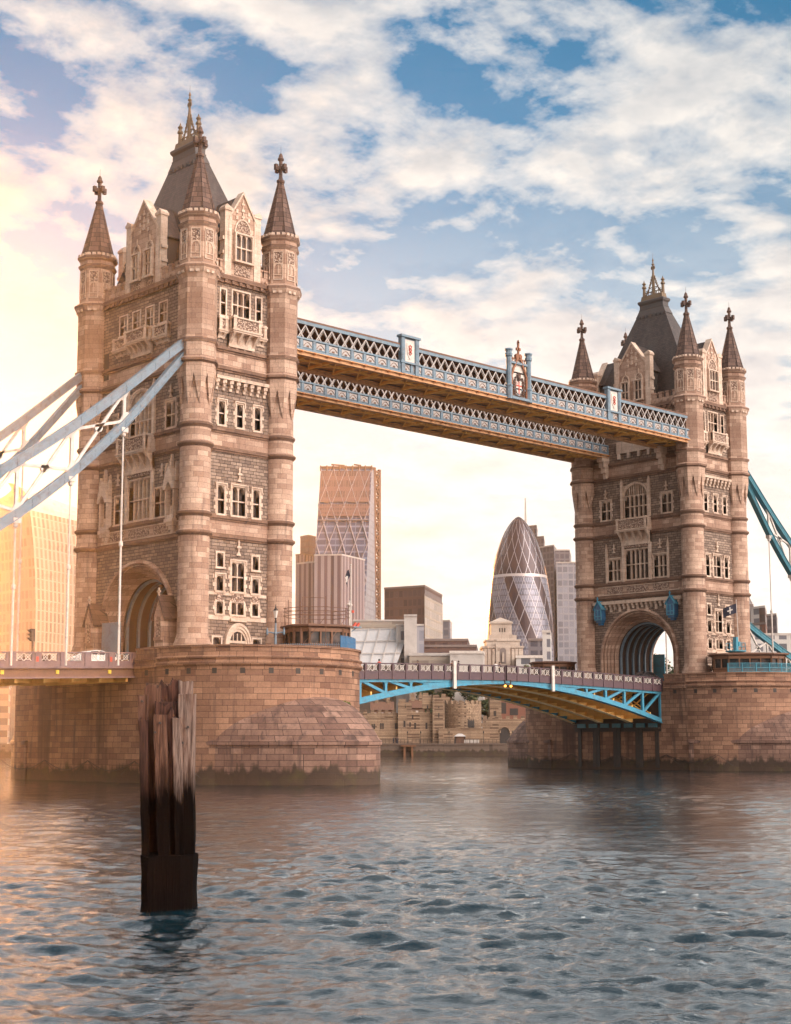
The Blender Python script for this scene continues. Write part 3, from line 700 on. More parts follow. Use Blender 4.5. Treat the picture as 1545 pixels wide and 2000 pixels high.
    for y in (-1.66, 1.66):
        mb.lathe(0, y, [(0.3, 67.0), (0.24, 67.9), (0.2, 69.0), (0.34, 69.1), (0.3, 69.3), (0.14, 69.5), (0.3, 69.75), (0.1, 70.0), (0.02, 70.3)], 8)
    mb.lathe(0, 0, [(0.24, 67.0), (0.2, 70.6), (0.14, 71.2), (0.12, 72.2), (0.25, 72.35), (0.1, 72.5), (0.08, 72.8), (0.16, 72.9), (0.02, 73.3)], 8)
    mb.box(-0.06, 0.06, -0.34, 0.34, 71.75, 71.95); mb.box(-0.06, 0.06, -0.3, -0.16, 71.6, 72.1); mb.box(-0.06, 0.06, 0.16, 0.3, 71.6, 72.1)
    mb.tube([(0, 0, 73.2), (0, 0, 74.0)], 0.02, 4)
    for s in (-1, 1):
        pts = [(0, s*(1.5-1.35*t**0.6), 67.8+2.9*t) for t in [k/8 for k in range(9)]]
        mb.tube(pts, 0.085, 5)
        for k in range(1, 8): mb.box(-0.05, 0.05, pts[k][1]+s*0.02-0.09, pts[k][1]+s*0.02+0.09, pts[k][2]+0.02, pts[k][2]+0.26)
        mb.tube([(0, s*1.5, 67.8), (0, s*0.75, 68.9), (0, s*0.1, 69.0)], 0.06, 5); mb.tube([(0, s*0.6, 67.8), (0, s*0.2, 68.6), (0, s*0.75, 69.0)], 0.06, 5); mb.box(-0.05, 0.05, min(s*0.1, s*1.5), max(s*0.1, s*1.5), 68.28, 68.38); mb.tube([(0, s*0.9, 67.8), (0, s*0.85, 68.7), (0, s*0.3, 69.7)], 0.06, 5)
        mb.tube([(0, s*0.15, 67.8), (0, s*0.6, 68.3), (0, s*1.3, 68.6)], 0.06, 5)
    mb.obj('roof_cresting', M_gold, rf)
    # road arch
    prof = [(6.6, 0.0), (6.58, 0.3), (6.3, 0.32), (6.22, -0.05), (6.0, 0.1), (5.85, -0.4), (5.7, -0.2), (5.52, -0.75), (5.37, -0.55), (5.2, -1.1), (5.0, -0.9), (4.85, -1.3), (4.8, -1.6)]
    for F in (Fs, Fn):
        mb = MB()
        rings = [[F.p(r, 12.2, d) for r, d in prof]]+[[F.p(r*math.cos(t), 15.35+r*math.sin(t), d) for r, d in prof] for t in [math.pi*k/28 for k in range(29)]]+[[F.p(-r, 12.2, d) for r, d in prof]]
        mb.loft(rings, False, False)
        mb.obj('archway', M_ashlar, root, True, loc=LOC)
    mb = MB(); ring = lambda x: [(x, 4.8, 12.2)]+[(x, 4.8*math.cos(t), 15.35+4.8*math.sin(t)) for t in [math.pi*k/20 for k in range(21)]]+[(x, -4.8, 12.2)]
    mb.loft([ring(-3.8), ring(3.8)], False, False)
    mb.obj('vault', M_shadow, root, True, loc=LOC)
    for k in range(6):
        x = -3.4+k*1.36; rb = MB()
        pr_ = [(4.82, x-0.16), (4.55, x-0.13), (4.55, x+0.13), (4.82, x+0.16)]
        rb.loft([[(xx, r, 12.3) for r, xx in pr_]]+[[(xx, r*math.cos(t), 15.35+r*math.sin(t)) for r, xx in pr_] for t in [math.pi*j/20 for j in range(21)]]+[[(xx, -r, 12.3) for r, xx in pr_]], False, False)
        rb.obj('vault_rib', M_blue, root, loc=LOC)
    # east face: machicolation, door, ornaments
    mb = MB()
    for k in range(8):
        u = -3.0+k*6.0/7
        for q in range(3): mb.fbox(Fe, u-0.15, u+0.15, 38.35+q*0.36, 38.72+q*0.36, 0, 0.18+0.17*q)
        mb.fbox(Fe, u-0.3, u-0.15, 39.0, 39.35, 0, 0.5)
    mb.fbox(Fe, -3.3, 3.3, 39.42, 39.75, 0, 0.62)
    mb.obj('machicolation', M_trim, root, loc=LOC)
    for F, u, z, h in ((Fe, 0, 22.0, 1.3), (Fe, 0, 29.4, 1.2), (Fs, -3.95, 30.0, 1.0), (Fs, 3.95, 30.0, 1.0), (Fs, -5.25, 37.9, 1.0), (Fs, 5.25, 37.9, 1.0)):
        mb = MB(); ornament(mb, F, u, z, h); mb.obj('stone_cross', M_trim, root, loc=LOC)
    mb = MB()
    mb.fbox(Fe, -3.6, 3.6, 17.98, 18.28, 0, 0.06); mb.fbox(Fe, -3.6, 3.6, 15.55, 16.0, 0, 0.06); mb.fbox(Fe, -0.95, 0.95, 15.45, 15.75, 0, 0.3); mb.obj('stone_band', M_trim, root, loc=LOC); mb = MB()
    mb.fbox(Fs, -6.9, 6.9, 24.1, 24.22, 0, 0.1); mb.fbox(Fs, -6.9, 6.9, 25.2, 25.32, 0, 0.1)
    mb.obj('frieze_border', M_trim, root, loc=LOC)
    for s in (-1, 1):
        mb = MB()
        mb.fbox(Fs, s*2.35-0.2, s*2.35+0.2, 34.6, 39.6, 0, 0.25); mb.fprism(Fs, [(s*2.35-0.24, 39.6), (s*2.35+0.24, 39.6), (s*2.35, 40.3)], 0, 0.25)
        mb.fbox(Fs, s*2.3-0.22, s*2.3+0.22, 25.8, 31.0, 0, 0.22); mb.fbox(Fs, s*5.3-0.16, s*5.3+0.16, 25.8, 30.2, 0, 0.16)
        mb.fprism(Fs, [(s*5.3-0.2, 30.2), (s*5.3+0.2, 30.2), (s*5.3, 31.4)], 0, 0.2)
        mb.obj('window_buttress', M_trim, root, loc=LOC)
    for F, u, w, z0, z1, d in ((Fs, 0, 3.6, 24.28, 25.15, 0.09), (Fs, -3.95, 2.6, 24.28, 25.15, 0.09), (Fs, 3.95, 2.6, 24.28, 25.15, 0.09), (Fe, 0, 1.5, 17.42, 18.2, 0.08), (Fe, -2.2, 0.7, 17.45, 18.1, 0.08), (Fe, 2.2, 0.7, 17.45, 18.1, 0.08), (Fe, 0, 2.0, 50.5, 51.6, 0.2)):
        mb = MB(); mb.fbox(F, u-w/2, u+w/2, z0, z1, d-0.09 if z0 < 40 else 0.14, d); mb.obj('carved_panel', M_carved, root, loc=LOC)
    # east door
    mb = MB(); P = lambda r, z0: [(r*math.cos(t), z0+r*1.35*math.sin(t)) for t in [math.pi*k/14 for k in range(15)]]
    for r0, r1, d in ((1.0, 1.2, 0.16), (1.2, 1.42, 0.26), (1.42, 1.62, 0.34)):
        A, Bq = P(r0, 13.15), P(r1, 13.15)
        for k in range(14): mb.fprism(Fe, [A[k], Bq[k], Bq[k+1], A[k+1]], 0, d)
        for s in (-1, 1): mb.fbox(Fe, min(s*r0, s*r1), max(s*r0, s*r1), 12.3, 13.15, 0, d)
    mb.fbox(Fe, -1.0, 1.0, 13.35, 13.6, 0, 0.14)
    for u in (-0.5, 0, 0.5): mb.fbox(Fe, u-0.05, u+0.05, 13.6, 14.3, 0.02, 0.1)
    dr = mb.obj('door_surround', M_trim, root, loc=LOC)
    mb = MB(); mb.fprism(Fe, [(-1, 12.4)]+P(1.0, 13.15)[::-1]+[(1, 12.4)], 0.0, 0.03); mb.obj('door', M_glass, dr)
    # balconies
    balcony(Fe, root, -1.75, 1.75, 42.75, 44.6, 45.85, 1.15, 4)
    for s in (-1, 1): balcony(Fe, root, s*2.45-0.55, s*2.45+0.55, 43.6, 44.5, 45.7, 0.45, 2)
    balcony(Fs, root, -2.6, 2.6, 30.6, 33.0, 34.45, 1.25, 5)
    mb = MB(); mb.fbox(Fs, -2.1, 2.1, 30.5, 31.9, 0.0, 0.22); mb.obj('carved_hood', M_carved, root, loc=LOC)
    if inner:
        mb = MB()
        for k in range(19):
            u = -7.0+k*14.0/18
            for q in range(2): mb.fbox(Fs, u-0.17, u+0.17, 22.05+q*0.35, 22.4+q*0.35, 0, 0.2+0.2*q)
            if k % 2: mb.fbox(Fs, u-0.22, u+0.22, 21.7, 22.05, 0, 0.15)
        mb.fbox(Fs, -7.6, 7.6, 22.75, 23.2, 0, 0.55); mb.obj('arch_machicolation', M_trim, root, loc=LOC)
        for u in (-6.35, 6.05): bluebox(Fs, root, u)
        mb = MB()
        for y in (-5.0, 5.0, -9.6, 9.6):
            for q in range(4): mb.fbox(Fs, -y-0.45+0.08*(3-q)-0.05, -y+0.45-0.08*(3-q)+0.05, 40.7+q*0.78, 41.5+q*0.78, 0, 0.55+0.35*q)
        mb.fbox(Fs, -3.0, 3.0, 44.0, 45.7, 0, 0.3); 
        for u in (-2.6, -0.9, 0.9, 2.6): mb.fbox(Fs, u-0.2, u+0.2, 43.2, 44.0, 0, 0.4)
        mb.obj('walkway_corbel', M_trim, root, loc=LOC)
    else:
        balcony(Fs, root, -1.95, 1.95, 42.9, 44.6, 45.75, 1.0, 5)
        for s in (-1, 1): balcony(Fs, root, s*3.65-1.3, s*3.65+1.3, 43.7, 44.5, 45.6, 0.45, 3)
        mb = MB()
        for s in (-1, 1): mb.fbox(Fs, s*6.75-0.45, s*6.75+0.45, 41.7, 44.6, -0.05, 0.02)
        mb.obj('chain_slot', M_dark, root, loc=LOC)
        for s in (-1, 1):                                        # canopied niches
            u = s*5.95; mb = MB()
            for q in range(4): mb.fbox(Fs, u-0.2-0.17*q, u+0.2+0.17*q, 24.1+0.35*q, 24.46+0.35*q, 0, 0.2+0.16*q)
            for a in (-0.72, 0.55): mb.fbox(Fs, u+a, u+a+0.17, 25.5, 28.6, 0, 0.55)
            mb.fprism(Fs, [(u-0.9, 28.4), (u-0.55, 28.4), (u-0.3, 28.9), (u, 29.2), (u+0.3, 28.9), (u+0.55, 28.4), (u+0.9, 28.4), (u+0.75, 29.4), (u, 30.7), (u-0.75, 29.4)], 0, 0.75)
            for a in (-0.85, 0, 0.85): mb.fbox(Fs, u+a-0.1, u+a+0.1, 29.2 if a else 30.6, 30.5 if a else 31.4, 0.1, 0.5)
            for a in (-0.85, 0, 0.85): mb.fprism(Fs, [(u+a-0.14, 30.5 if a else 31.4), (u+a+0.14, 30.5 if a else 31.4), (u+a, 31.2 if a else 32.0)], 0.12, 0.45)
            mb.fbox(Fs, u-0.5, u+0.5, 25.55, 25.9, 0, 0.5); mb.fbox(Fs, u-0.16, u+0.16, 25.9, 26.8, 0.1, 0.35)
            o = mb.obj('niche', M_trim, root, loc=LOC)
            mb = MB(); mb.fbox(Fs, u-0.55, u+0.55, 25.9, 29.0, 0, 0.03); mb.obj('niche_recess', M_rubble, o)
    return root

# ------------------------------------------------------------------ piers
D_ = 82.27
def pier_outline(r, c, n=14, inset=0.0, tip=None):
    """plan of the pier: straight flanks and two round (or pointed) ends, counter-clockwise"""
    P = []
    for s in (1, -1):
        for k in range(n+1):
            t = math.pi*k/n
            x, y = r*math.cos(t), r*math.sin(t)
            if tip:
                x2 = r*math.cos(t); q = 1-abs(math.cos(t)); y = (tip-c)*(1-abs(x2/r)**1.75) if True else y; x = x2
            P.append((x*s, (c+y)*s))
    return P
def build_pier(name, label, x0, inner):
    root = thing(name, label, 'bridge pier', (x0, 0, 0)); c = 11.5; r = 10.65
    # flanks with their stone facing, round ends as parts of their own
    zt = 11.55
    for s in (-1, 1): mb = MB(); mb.poly((s*r, -s*(-c), -2), (s*r, -s*c, -2), (s*r, -s*c, zt), (s*r, s*c, zt)); mb.obj('pier_flank', M_pier, root)
    for s in (-1, 1):
        mb = MB(); rings = []
        prof = [(r, -2), (r, 10.55), (r+0.12, 10.6), (r+0.3, 10.75), (r+0.3, 10.95), (r+0.12, 11.05), (r+0.12, 11.2), (r+0.26, 11.3), (r+0.26, 11.45), (r, 11.55), (r, 12.3), (r+0.16, 12.32), (r+0.16, 12.5), (r-0.4, 12.52), (r-0.4, 11.6)]
        mb.loft([[(rr*math.cos(t), rr*math.sin(t)*s, z) for t in [math.pi*k/40 for k in range(41)]] for rr, z in prof], False, False)
        for k in range(13):
            a = math.pi*(k+0.5)/13
            ca, sa = math.cos(a), math.sin(a)*s
            F = Fr((r*ca, r*sa, 0), (-sa, ca, 0), (ca, sa, 0)); mb.cur = 1; mb.fbox(F, -0.22, 0.22, 9.9, 10.4, -0.1, 0.012); mb.cur = 0
        mb.obj('round_end', [M_pier_r, M_dark], root, True, loc=(0, s*c, 0))
    # flank parapet and mouldings (open where the roadway passes)
    mb = MB()
    for s in (-1, 1):
        for a, b in ((-c, -7.9), (7.9, c)):
            for x1, z0, z1 in ((r+0.3, 10.6, 11.0), (r+0.12, 11.0, 11.25), (r+0.26, 11.25, 11.5), (r, 11.5, 12.3), (r+0.16, 12.3, 12.5)):
                mb.box(*sorted((s*(r-0.4), s*x1)), a, b, z0, z1)
    mb.obj('parapet', M_pier, root)
    mb = MB(); mb.poly(*[(x, y, 11.6) for x, y in pier_outline(r-0.3, c)]); mb.obj('pier_top', M_paving, root)
    # pointed cutwaters with sloping caps
    for s in (-1, 1):
        mb = MB(); n = 40; tipd = 28.1-c
        ts = [math.pi*k/n for k in range(n+1)]
        W = r+0.55
        def O(t): return ((r+0.02+0.55*max(0, math.sin(t))**0.6)*math.cos(t), tipd*(1-abs(math.cos(t))**1.9)*s)
        base = [(*O(t), -2) for t in ts]; lip = [(*O(t), 3.9) for t in ts]
        rings = [base, [(*O(t), 1.0) for t in ts], lip]
        for j in range(1, 9):
            q = j/8; ring = []
            for t in ts:
                ox, oy = O(t); ix, iy = (r-0.35)*math.cos(t), (r-0.35)*math.sin(t)*s
                top = 4.0+3.9*max(0, math.sin(t))**2.2
                z = 3.9+(top-3.9)*(1-(1-q)**1.7)
                ring.append((ox+(ix-ox)*q, oy+(iy-oy)*q, z))
            rings.append(ring)
        mb.loft(rings, False, False)
        mb.loft([[(ox*1.0+0.0, oy, 3.45) for ox, oy in [O(t) for t in ts]]]+[[(O(t)[0]*(1+e/11), O(t)[1]*(1+e/14), z) for t in ts] for e, z in ((0.16, 3.5), (0.18, 3.78), (0.1, 3.92))]+[[(O(t)[0]*0.985, O(t)[1]*0.985, 4.0) for t in ts]], False, False)
        mb.obj('cutwater', M_cutw, root, True, loc=(0, s*c, 0))
    # iron mooring chain swags and rings on the waterline, weep holes
    for sx in (-1, 1):
        for k in range(4):
            mb = MB(); y0 = -16+k*8
            pts = [(sx*(r+0.62 if abs(y0+8*t) > 11 else r+0.06), y0+8*t, 2.0-0.95*math.sin(math.pi*t)) for t in [j/8 for j in range(9)]]
            mb.tube(pts, 0.035, 4)
            mb.tube([(sx*(r+0.07), y0, 2.0), (sx*(r+0.07), y0+2.2, 0.7)], 0.03, 4); mb.tube([(sx*(r+0.07), y0, 2.0), (sx*(r+0.07), y0-2.2, 0.7)], 0.03, 4)
            mb.obj('mooring_chain', M_dark, root)
    for y in (-9.6, -4.6, 2.0, 7.6): mb = MB(); mb.box(-r-0.02, -r+0.2, y-0.25, y+0.25, 9.9, 10.4); mb.obj('weep_hole', M_dark, root)
    side = -1 if inner else 1                                       # the side the leaf hinges on
    mb = MB(); mb.box(*sorted((side*(r-0.05), side*(r+0.04))), -7.3, 7.3, 5.0, 11.4); mb.obj('bascule_chamber', M_dark, root)
    for y in (-6.6, -4.0, -3.4, -0.3, 0.3, 3.2, 3.8, 6.4):
        mb = MB(); mb.box(*sorted((side*r, side*(r+0.12))), y-0.29, y+0.29, 0.3, 5.6); mb.obj('fender_timber', M_dark, root)
    mb = MB()
    for z in (5.4, 6.1): mb.box(*sorted((side*r, side*(r+0.6))), -7.2, 7.2, z, z+0.14)
    mb.obj('fender_rail', M_dark, root)
    for y in range(-7, 7, 2): mb = MB(); mb.box(*sorted((side*(r+0.1), side*(r+0.2))), y+0.25, y+1.7, 5.55, 6.1); mb.obj('fender_grille', M_teal, root)
    return root

# ------------------------------------------------------------------ upper walkways
def build_walkway(name, label, near):
    s = -1 if near else 1
    xa, xb = 5.6, D_-5.6; L = xb-xa
    root = thing(name, label, 'walkway', (xa, s*7.3, 43.7)); loc = (-xa, -s*7.3, -43.7)
    ys = (-10.0, -4.6) if near else (4.6, 10.0); ym = sum(ys)/2
    mb = MB()
    mb.poly(*[(x, y, z) for x, y, z in ((xa, ys[0]-0.1, 47.45), (xb, ys[0]-0.1, 47.45), (xb, ym, 48.0), (xa, ym, 48.0))])
    mb.poly(*[(x, y, z) for x, y, z in ((xa, ym, 48.0), (xb, ym, 48.0), (xb, ys[1]+0.1, 47.45), (xa, ys[1]+0.1, 47.45))])
    for y in ys: mb.box(xa, xb, y-0.12, y+0.12, 47.28, 47.47)
    x = xa
    while x < xb: mb.box(x, x+0.06, ym-0.2, ym+0.2, 47.96, 48.1); x += 0.5
    mb.obj('roof', M_brown, root, loc=loc)
    mb = MB()
    for y in ys: mb.bar((xa, y, 47.1), (xb, y, 47.1), 0.2, 0.34)
    mb.obj('eaves_beam', M_blue, root, loc=loc)
    mb = MB(); mb.box(xa, xb, ys[0]+0.2, ys[1]-0.2, 44.3, 44.45); mb.obj('floor', M_chord, root, loc=loc)
    for i, y in enumerate(ys):
        mb = MB(); o = -1 if i == 0 else 1
        step = 1.22; n = int(L/step)
        for lay, e in ((0, 0.1), (1, -0.55)):
            for k in range(-1, n+1):
                for dx in (1, -1):
                    x0 = xa+k*step+(0.6*lay); x1 = x0+dx*step*1.05
                    if dx < 0: x0 += step; x1 = x0-step*1.05
                    if min(x0, x1) < xa-0.2 or max(x0, x1) > xb+0.2: continue
                    mb.bar((x0, y+o*(e+0.03*dx-0.1), 45.2), (x1, y+o*(e+0.03*dx-0.1), 47.0), 0.13 if lay == 0 else 0.11, 0.05, (0, 1, 0)) if True else None
        mb.obj('lattice_girder', M_latt, root, loc=loc)
        # panel band
        mb = MB(); yo = y+o*0.1
        n = 40; w = L/n
        mb.box(xa, xb, min(y, yo), max(y, yo), 44.2, 45.35)
        for k in range(n+1): mb.box(max(xa, xa+k*w-0.19), min(xb, xa+k*w+0.19), *sorted((y, yo+o*0.1)), 44.15, 45.35)
        mb.box(xa, xb, *sorted((y, yo+o*0.14)), 45.28, 45.46); mb.box(xa, xb, *sorted((y, yo+o*0.14)), 44.1, 44.3)
        for k in range(n): mb.box(xa+k*w+0.25, xa+k*w+w-0.25, *sorted((y, yo+o*0.05)), 44.42, 44.5)
        pbd = mb.obj('panel_band', M_blue, root, loc=loc)
        mb = MB(); W2 = w/2-0.34
        F = Fr((0, 0, 0), (1, 0, 0), (0, o, 0))
        mb.fbox(F, -w/2+0.3, w/2-0.3, 44.5, 45.2, -0.1, 0.02)
        mb.cur = 1
        for e in (-1, 1):
            pts = [(e*W2*(1-t), 44.62+0.42*math.sin(t*math.pi/2)) for t in [j/5 for j in range(6)]]
            for p, r2 in zip(pts, pts[1:]): mb.bar(F.p(*p, 0.035), F.p(*r2, 0.035), 0.05, 0.05)
        mb.fbox(F, -0.16, 0.16, 44.52, 44.72, 0.0, 0.04)
        pq = None
        for k in range(n):
            if pq is None: pq = q = mb.obj('panel_plaque', [M_latt, M_brown], pbd)
            else: q = pq.copy(); COL.objects.link(q)
            q.location = (xa+(k+0.5)*w, yo, 0)
        # bottom chord with rivet brackets
        mb = MB(); mb.box(xa, xb, *sorted((y-o*0.5, y+o*0.3)), 43.98, 44.1); mb.box(xa, xb, *sorted((y-o*0.3, y+o*0.06)), 43.7, 43.98); mb.box(xa, xb, *sorted((y-o*0.45, y+o*0.12)), 43.6, 43.72)
        mb.obj('bottom_chord', M_chord, root, loc=loc)
        mb = MB(); mb.lathe(0, 0, [(0.02, 43.82), (0.15, 43.86), (0.17, 43.95), (0.12, 44.02)], 8); pq = None
        for k in range(n+1):
            if pq is None: pq = q = mb.obj('rivet_boss', M_rust, root)
            else: q = pq.copy(); COL.objects.link(q)
            q.location = (min(xb-0.2, max(xa+0.2, xa+k*w))+loc[0], y+o*0.3+loc[1], loc[2])
    # soffit bracing
    mb = MB(); n = 20; w = L/n; y0, y1 = ys[0]+0.35, ys[1]-0.35
    for k in range(n+1): mb.box(xa+k*w-0.13, xa+k*w+0.13, y0, y1, 43.85, 44.15)
    for k in range(n):
        mb.bar((xa+k*w, y0, 43.95), (xa+(k+1)*w, y1, 43.95), 0.12, 0.12); mb.bar((xa+k*w, y1, 44.05), (xa+(k+1)*w, y0, 44.05), 0.12, 0.12)
    mb.box(xa, xb, ym-0.07, ym+0.07, 43.9, 44.1)
    mb.obj('soffit_bracing', M_ochre, root, loc=loc)
    # cipher panels and the coat of arms on the outer face (near walkway)
    if near:
        F = Fr((0, -10.0, 0), (1, 0, 0), (0, -1, 0))
        for xc in (23.0, 59.3):
            mb = MB(); mb.fbox(F, xc-1.35, xc-0.8, 44.1, 48.2, -0.2, 0.35); mb.fbox(F, xc+0.8, xc+1.35, 44.1, 48.2, -0.2, 0.35); mb.fbox(F, xc-0.8, xc+0.8, 45.3, 48.1, -0.2, 0.2)
            mb.fbox(F, xc-1.5, xc+1.5, 48.2, 48.45, -0.3, 0.5); mb.fbox(F, xc-1.5, xc+1.5, 45.25, 45.45, -0.1, 0.42)
            for a in (-1.08, 1.08): mb.fbox(F, xc+a-0.12, xc+a+0.12, 45.7, 47.9, 0.35, 0.39)
            o = mb.obj('cipher_panel', M_blue, root, loc=loc)
            mb = MB(); mb.fbox(F, xc-0.72, xc+0.72, 45.5, 48.0, 0.2, 0.24)
            mb.fprism(F, [(xc-0.5, 47.6), (xc-0.42, 46.4), (xc-0.15, 45.95), (xc, 45.75), (xc+0.15, 45.95), (xc+0.42, 46.4), (xc+0.5, 47.6), (xc+0.3, 47.5), (xc, 47.62), (xc-0.3, 47.5)], 0.24, 0.3)
            mb.obj('shield', M_white, o)
            mb = MB()
            for ph in (0, math.pi):
                mb.tube([F.p(xc+0.2*math.sin(t*2*math.pi*1.5+ph), 46.3+1.1*t, 0.33) for t in [k/24 for k in range(25)]], 0.05, 5)
            mb.tube([F.p(xc-0.22, 47.3, 0.34), F.p(xc, 46.5, 0.34), F.p(xc+0.22, 47.3, 0.34)], 0.05, 5)
            mb.obj('red_cipher', M_red, o)
        xc = 41.13
        mb = MB()
        for a in (-1.75, 1.75):
            mb.lathe(xc+a, -10.25, [(0.42, 43.95), (0.42, 45.4), (0.48, 45.45), (0.48, 45.6), (0.34, 45.7), (0.34, 49.0), (0.46, 49.15), (0.48, 49.4), (0.4, 49.5), (0.4, 49.75), (0.5, 49.85), (0.5, 50.0), (0.36, 50.05)], 8, math.pi/8)
        mb.fbox(F, xc-1.5, xc+1.5, 44.0, 44.3, -0.2, 0.6); mb.fbox(F, xc-1.45, xc+1.45, 48.35, 48.6, -0.2, 0.4)
        ag = mb.obj('armorial_frame', M_blue, root, loc=loc)
        mb = MB(); mb.fbox(F, xc-1.4, xc+1.4, 44.3, 48.4, -0.2, 0.12); mb.fprism(F, [(xc-1.2, 48.5), (xc+1.2, 48.5), (xc, 49.6)], -0.2, 0.12)
        mb.obj('armorial_field', M_white, ag)
        mb = MB()
        def ogee(s): return [(xc+s*1.3*(1-t)**(0.6 if t < 0.5 else 0.75), 47.0+2.4*t**1.2) for t in [k/12 for k in range(13)]]
        for s in (-1, 1): mb.tube([F.p(*p, 0.3) for p in ogee(s)], 0.13, 6)
        mb.fbox(F, xc-1.42, xc-1.22, 44.3, 47.1, 0, 0.36); mb.fbox(F, xc+1.22, xc+1.42, 44.3, 47.1, 0, 0.36)
        for s in (-1, 1):
            for k in range(3):
                u = xc+s*(1.25-0.3*k); mb.lathe(u, -10.1, [(0.05, 48.6), (0.05, 48.95), (0.1, 49.0), (0.09, 49.12), (0.02, 49.25)], 6)
            mb.fprism(F, [(xc+s*0.05, 48.9), (xc+s*0.5, 49.0), (xc+s*0.55, 49.5), (xc+s*0.3, 49.7), (xc+s*0.05, 49.5)], 0.0, 0.35)
        mb.fbox(F, xc-0.1, xc+0.1, 49.3, 51.2, 0.1, 0.3); mb.fbox(F, xc-0.36, xc+0.36, 50.1, 50.42, 0.1, 0.3); mb.fprism(F, [(xc-0.17, 51.0), (xc+0.17, 51.0), (xc, 51.4)], 0.1, 0.3)
        mb.obj('ogee_hood', M_crest, ag)
        mb = MB()
        sh = [(xc-0.5, 46.35), (xc-0.5, 45.4), (xc-0.3, 44.95), (xc, 44.7), (xc+0.3, 44.95), (xc+0.5, 45.4), (xc+0.5, 46.35)]
        mb.fprism(F, sh, 0.12, 0.24); ar = mb.obj('arms_shield', M_white, ag)
        mb = MB(); mb.fbox(F, xc-0.07, xc+0.07, 44.75, 46.33, 0.24, 0.28); mb.fbox(F, xc-0.48, xc+0.48, 45.7, 45.86, 0.24, 0.275)
        mb.fbox(F, xc-0.36, xc-0.3, 45.95, 46.28, 0.24, 0.27); mb.fbox(F, xc-0.42, xc-0.24, 46.0, 46.05, 0.24, 0.27); mb.obj('red_cross', M_red, ar)
        mb = MB()
        for s in (-1, 1):                                           # rearing winged supporters
            body = [(0.52, 44.9), (0.7, 44.7), (0.8, 45.1), (0.85, 45.6), (0.72, 46.1), (0.66, 46.5)]
            mb.tube([F.p(xc+s*u, z, 0.24) for u, z in body], [0.08, 0.11, 0.16, 0.19, 0.15, 0.1], 6)
            mb.tube([F.p(xc+s*u, z, 0.26) for u, z in ((0.66, 46.5), (0.6, 46.75), (0.45, 46.8))], [0.1, 0.12, 0.04], 6)
            mb.fprism(F, [(xc+s*u, z) for u, z in ((0.8, 45.9), (1.15, 47.0), (1.2, 46.6), (1.12, 46.5), (1.16, 46.2), (1.0, 46.1), (0.95, 45.7))], 0.14, 0.24)
            mb.tube([F.p(xc+s*u, z, 0.24) for u, z in ((0.75, 46.0), (0.6, 45.95), (0.5, 46.15))], 0.055, 5)
            mb.tube([F.p(xc+s*u, z, 0.24) for u, z in ((0.8, 45.6), (0.65, 45.5), (0.52, 45.6))], 0.055, 5)
            mb.tube([F.p(xc+s*u, z, 0.22) for u, z in ((0.75, 44.85), (1.0, 44.7), (1.15, 45.1), (1.02, 45.4), (1.12, 45.6))], [0.06, 0.06, 0.05, 0.04, 0.07], 5)
        mb.tube([F.p(xc, 46.4, 0.28), F.p(xc, 46.62, 0.3), F.p(xc, 46.8, 0.28)], [0.2, 0.24, 0.16], 8)
        for u in (-0.35, -0.18, 0, 0.18, 0.35): mb.tube([F.p(xc+u*0.5, 46.75, 0.26), F.p(xc+u, 47.35-abs(u)*0.3, 0.26)], [0.1, 0.05], 5)
        mb.tube([F.p(xc-0.55, 44.62, 0.22), F.p(xc, 44.5, 0.24), F.p(xc+0.55, 44.62, 0.22)], 0.07, 5)
        mb.obj('supporters', carved('bronze_relief', (0.25, 0.15, 0.12), (0.10, 0.06, 0.05), 6), ag)
    return root

# ------------------------------------------------------------------ bascule leaves
def rail_z(x): t = abs(x-41.13)/30.45; return 12.6-0.66*t**1.3
def chord_z(x): t = 1-min(1, abs(x-41.13)/30.45); return 6.15+4.35*(1-(1-t)**1.75)
def pierced(mb, F, u0, u1, z0, z1, d0, d1):         # pierced cast panel: crossing diagonals round a ring
    n = max(1, round((u1-u0)/0.7)); w = (u1-u0)/n
    for k in range(n):
        a, b = u0+k*w, u0+(k+1)*w; c = (a+b)/2; zc = (z0+z1)/2; r = min(w, z1-z0)*0.33
        for s in (-1, 1): mb.bar(F.p(a, zc-s*(zc-z0), (d0+d1)/2), F.p(b, zc+s*(zc-z0), (d0+d1)/2), 0.055, d1-d0, tuple(F.n))
        P = [F.p(c+r*math.cos(t), zc+r*math.sin(t), (d0+d1)/2) for t in [2*math.pi*j/10 for j in range(11)]]
        for p, q in zip(P, P[1:]): mb.bar(p, q, 0.05, d1-d0, tuple(F.n))
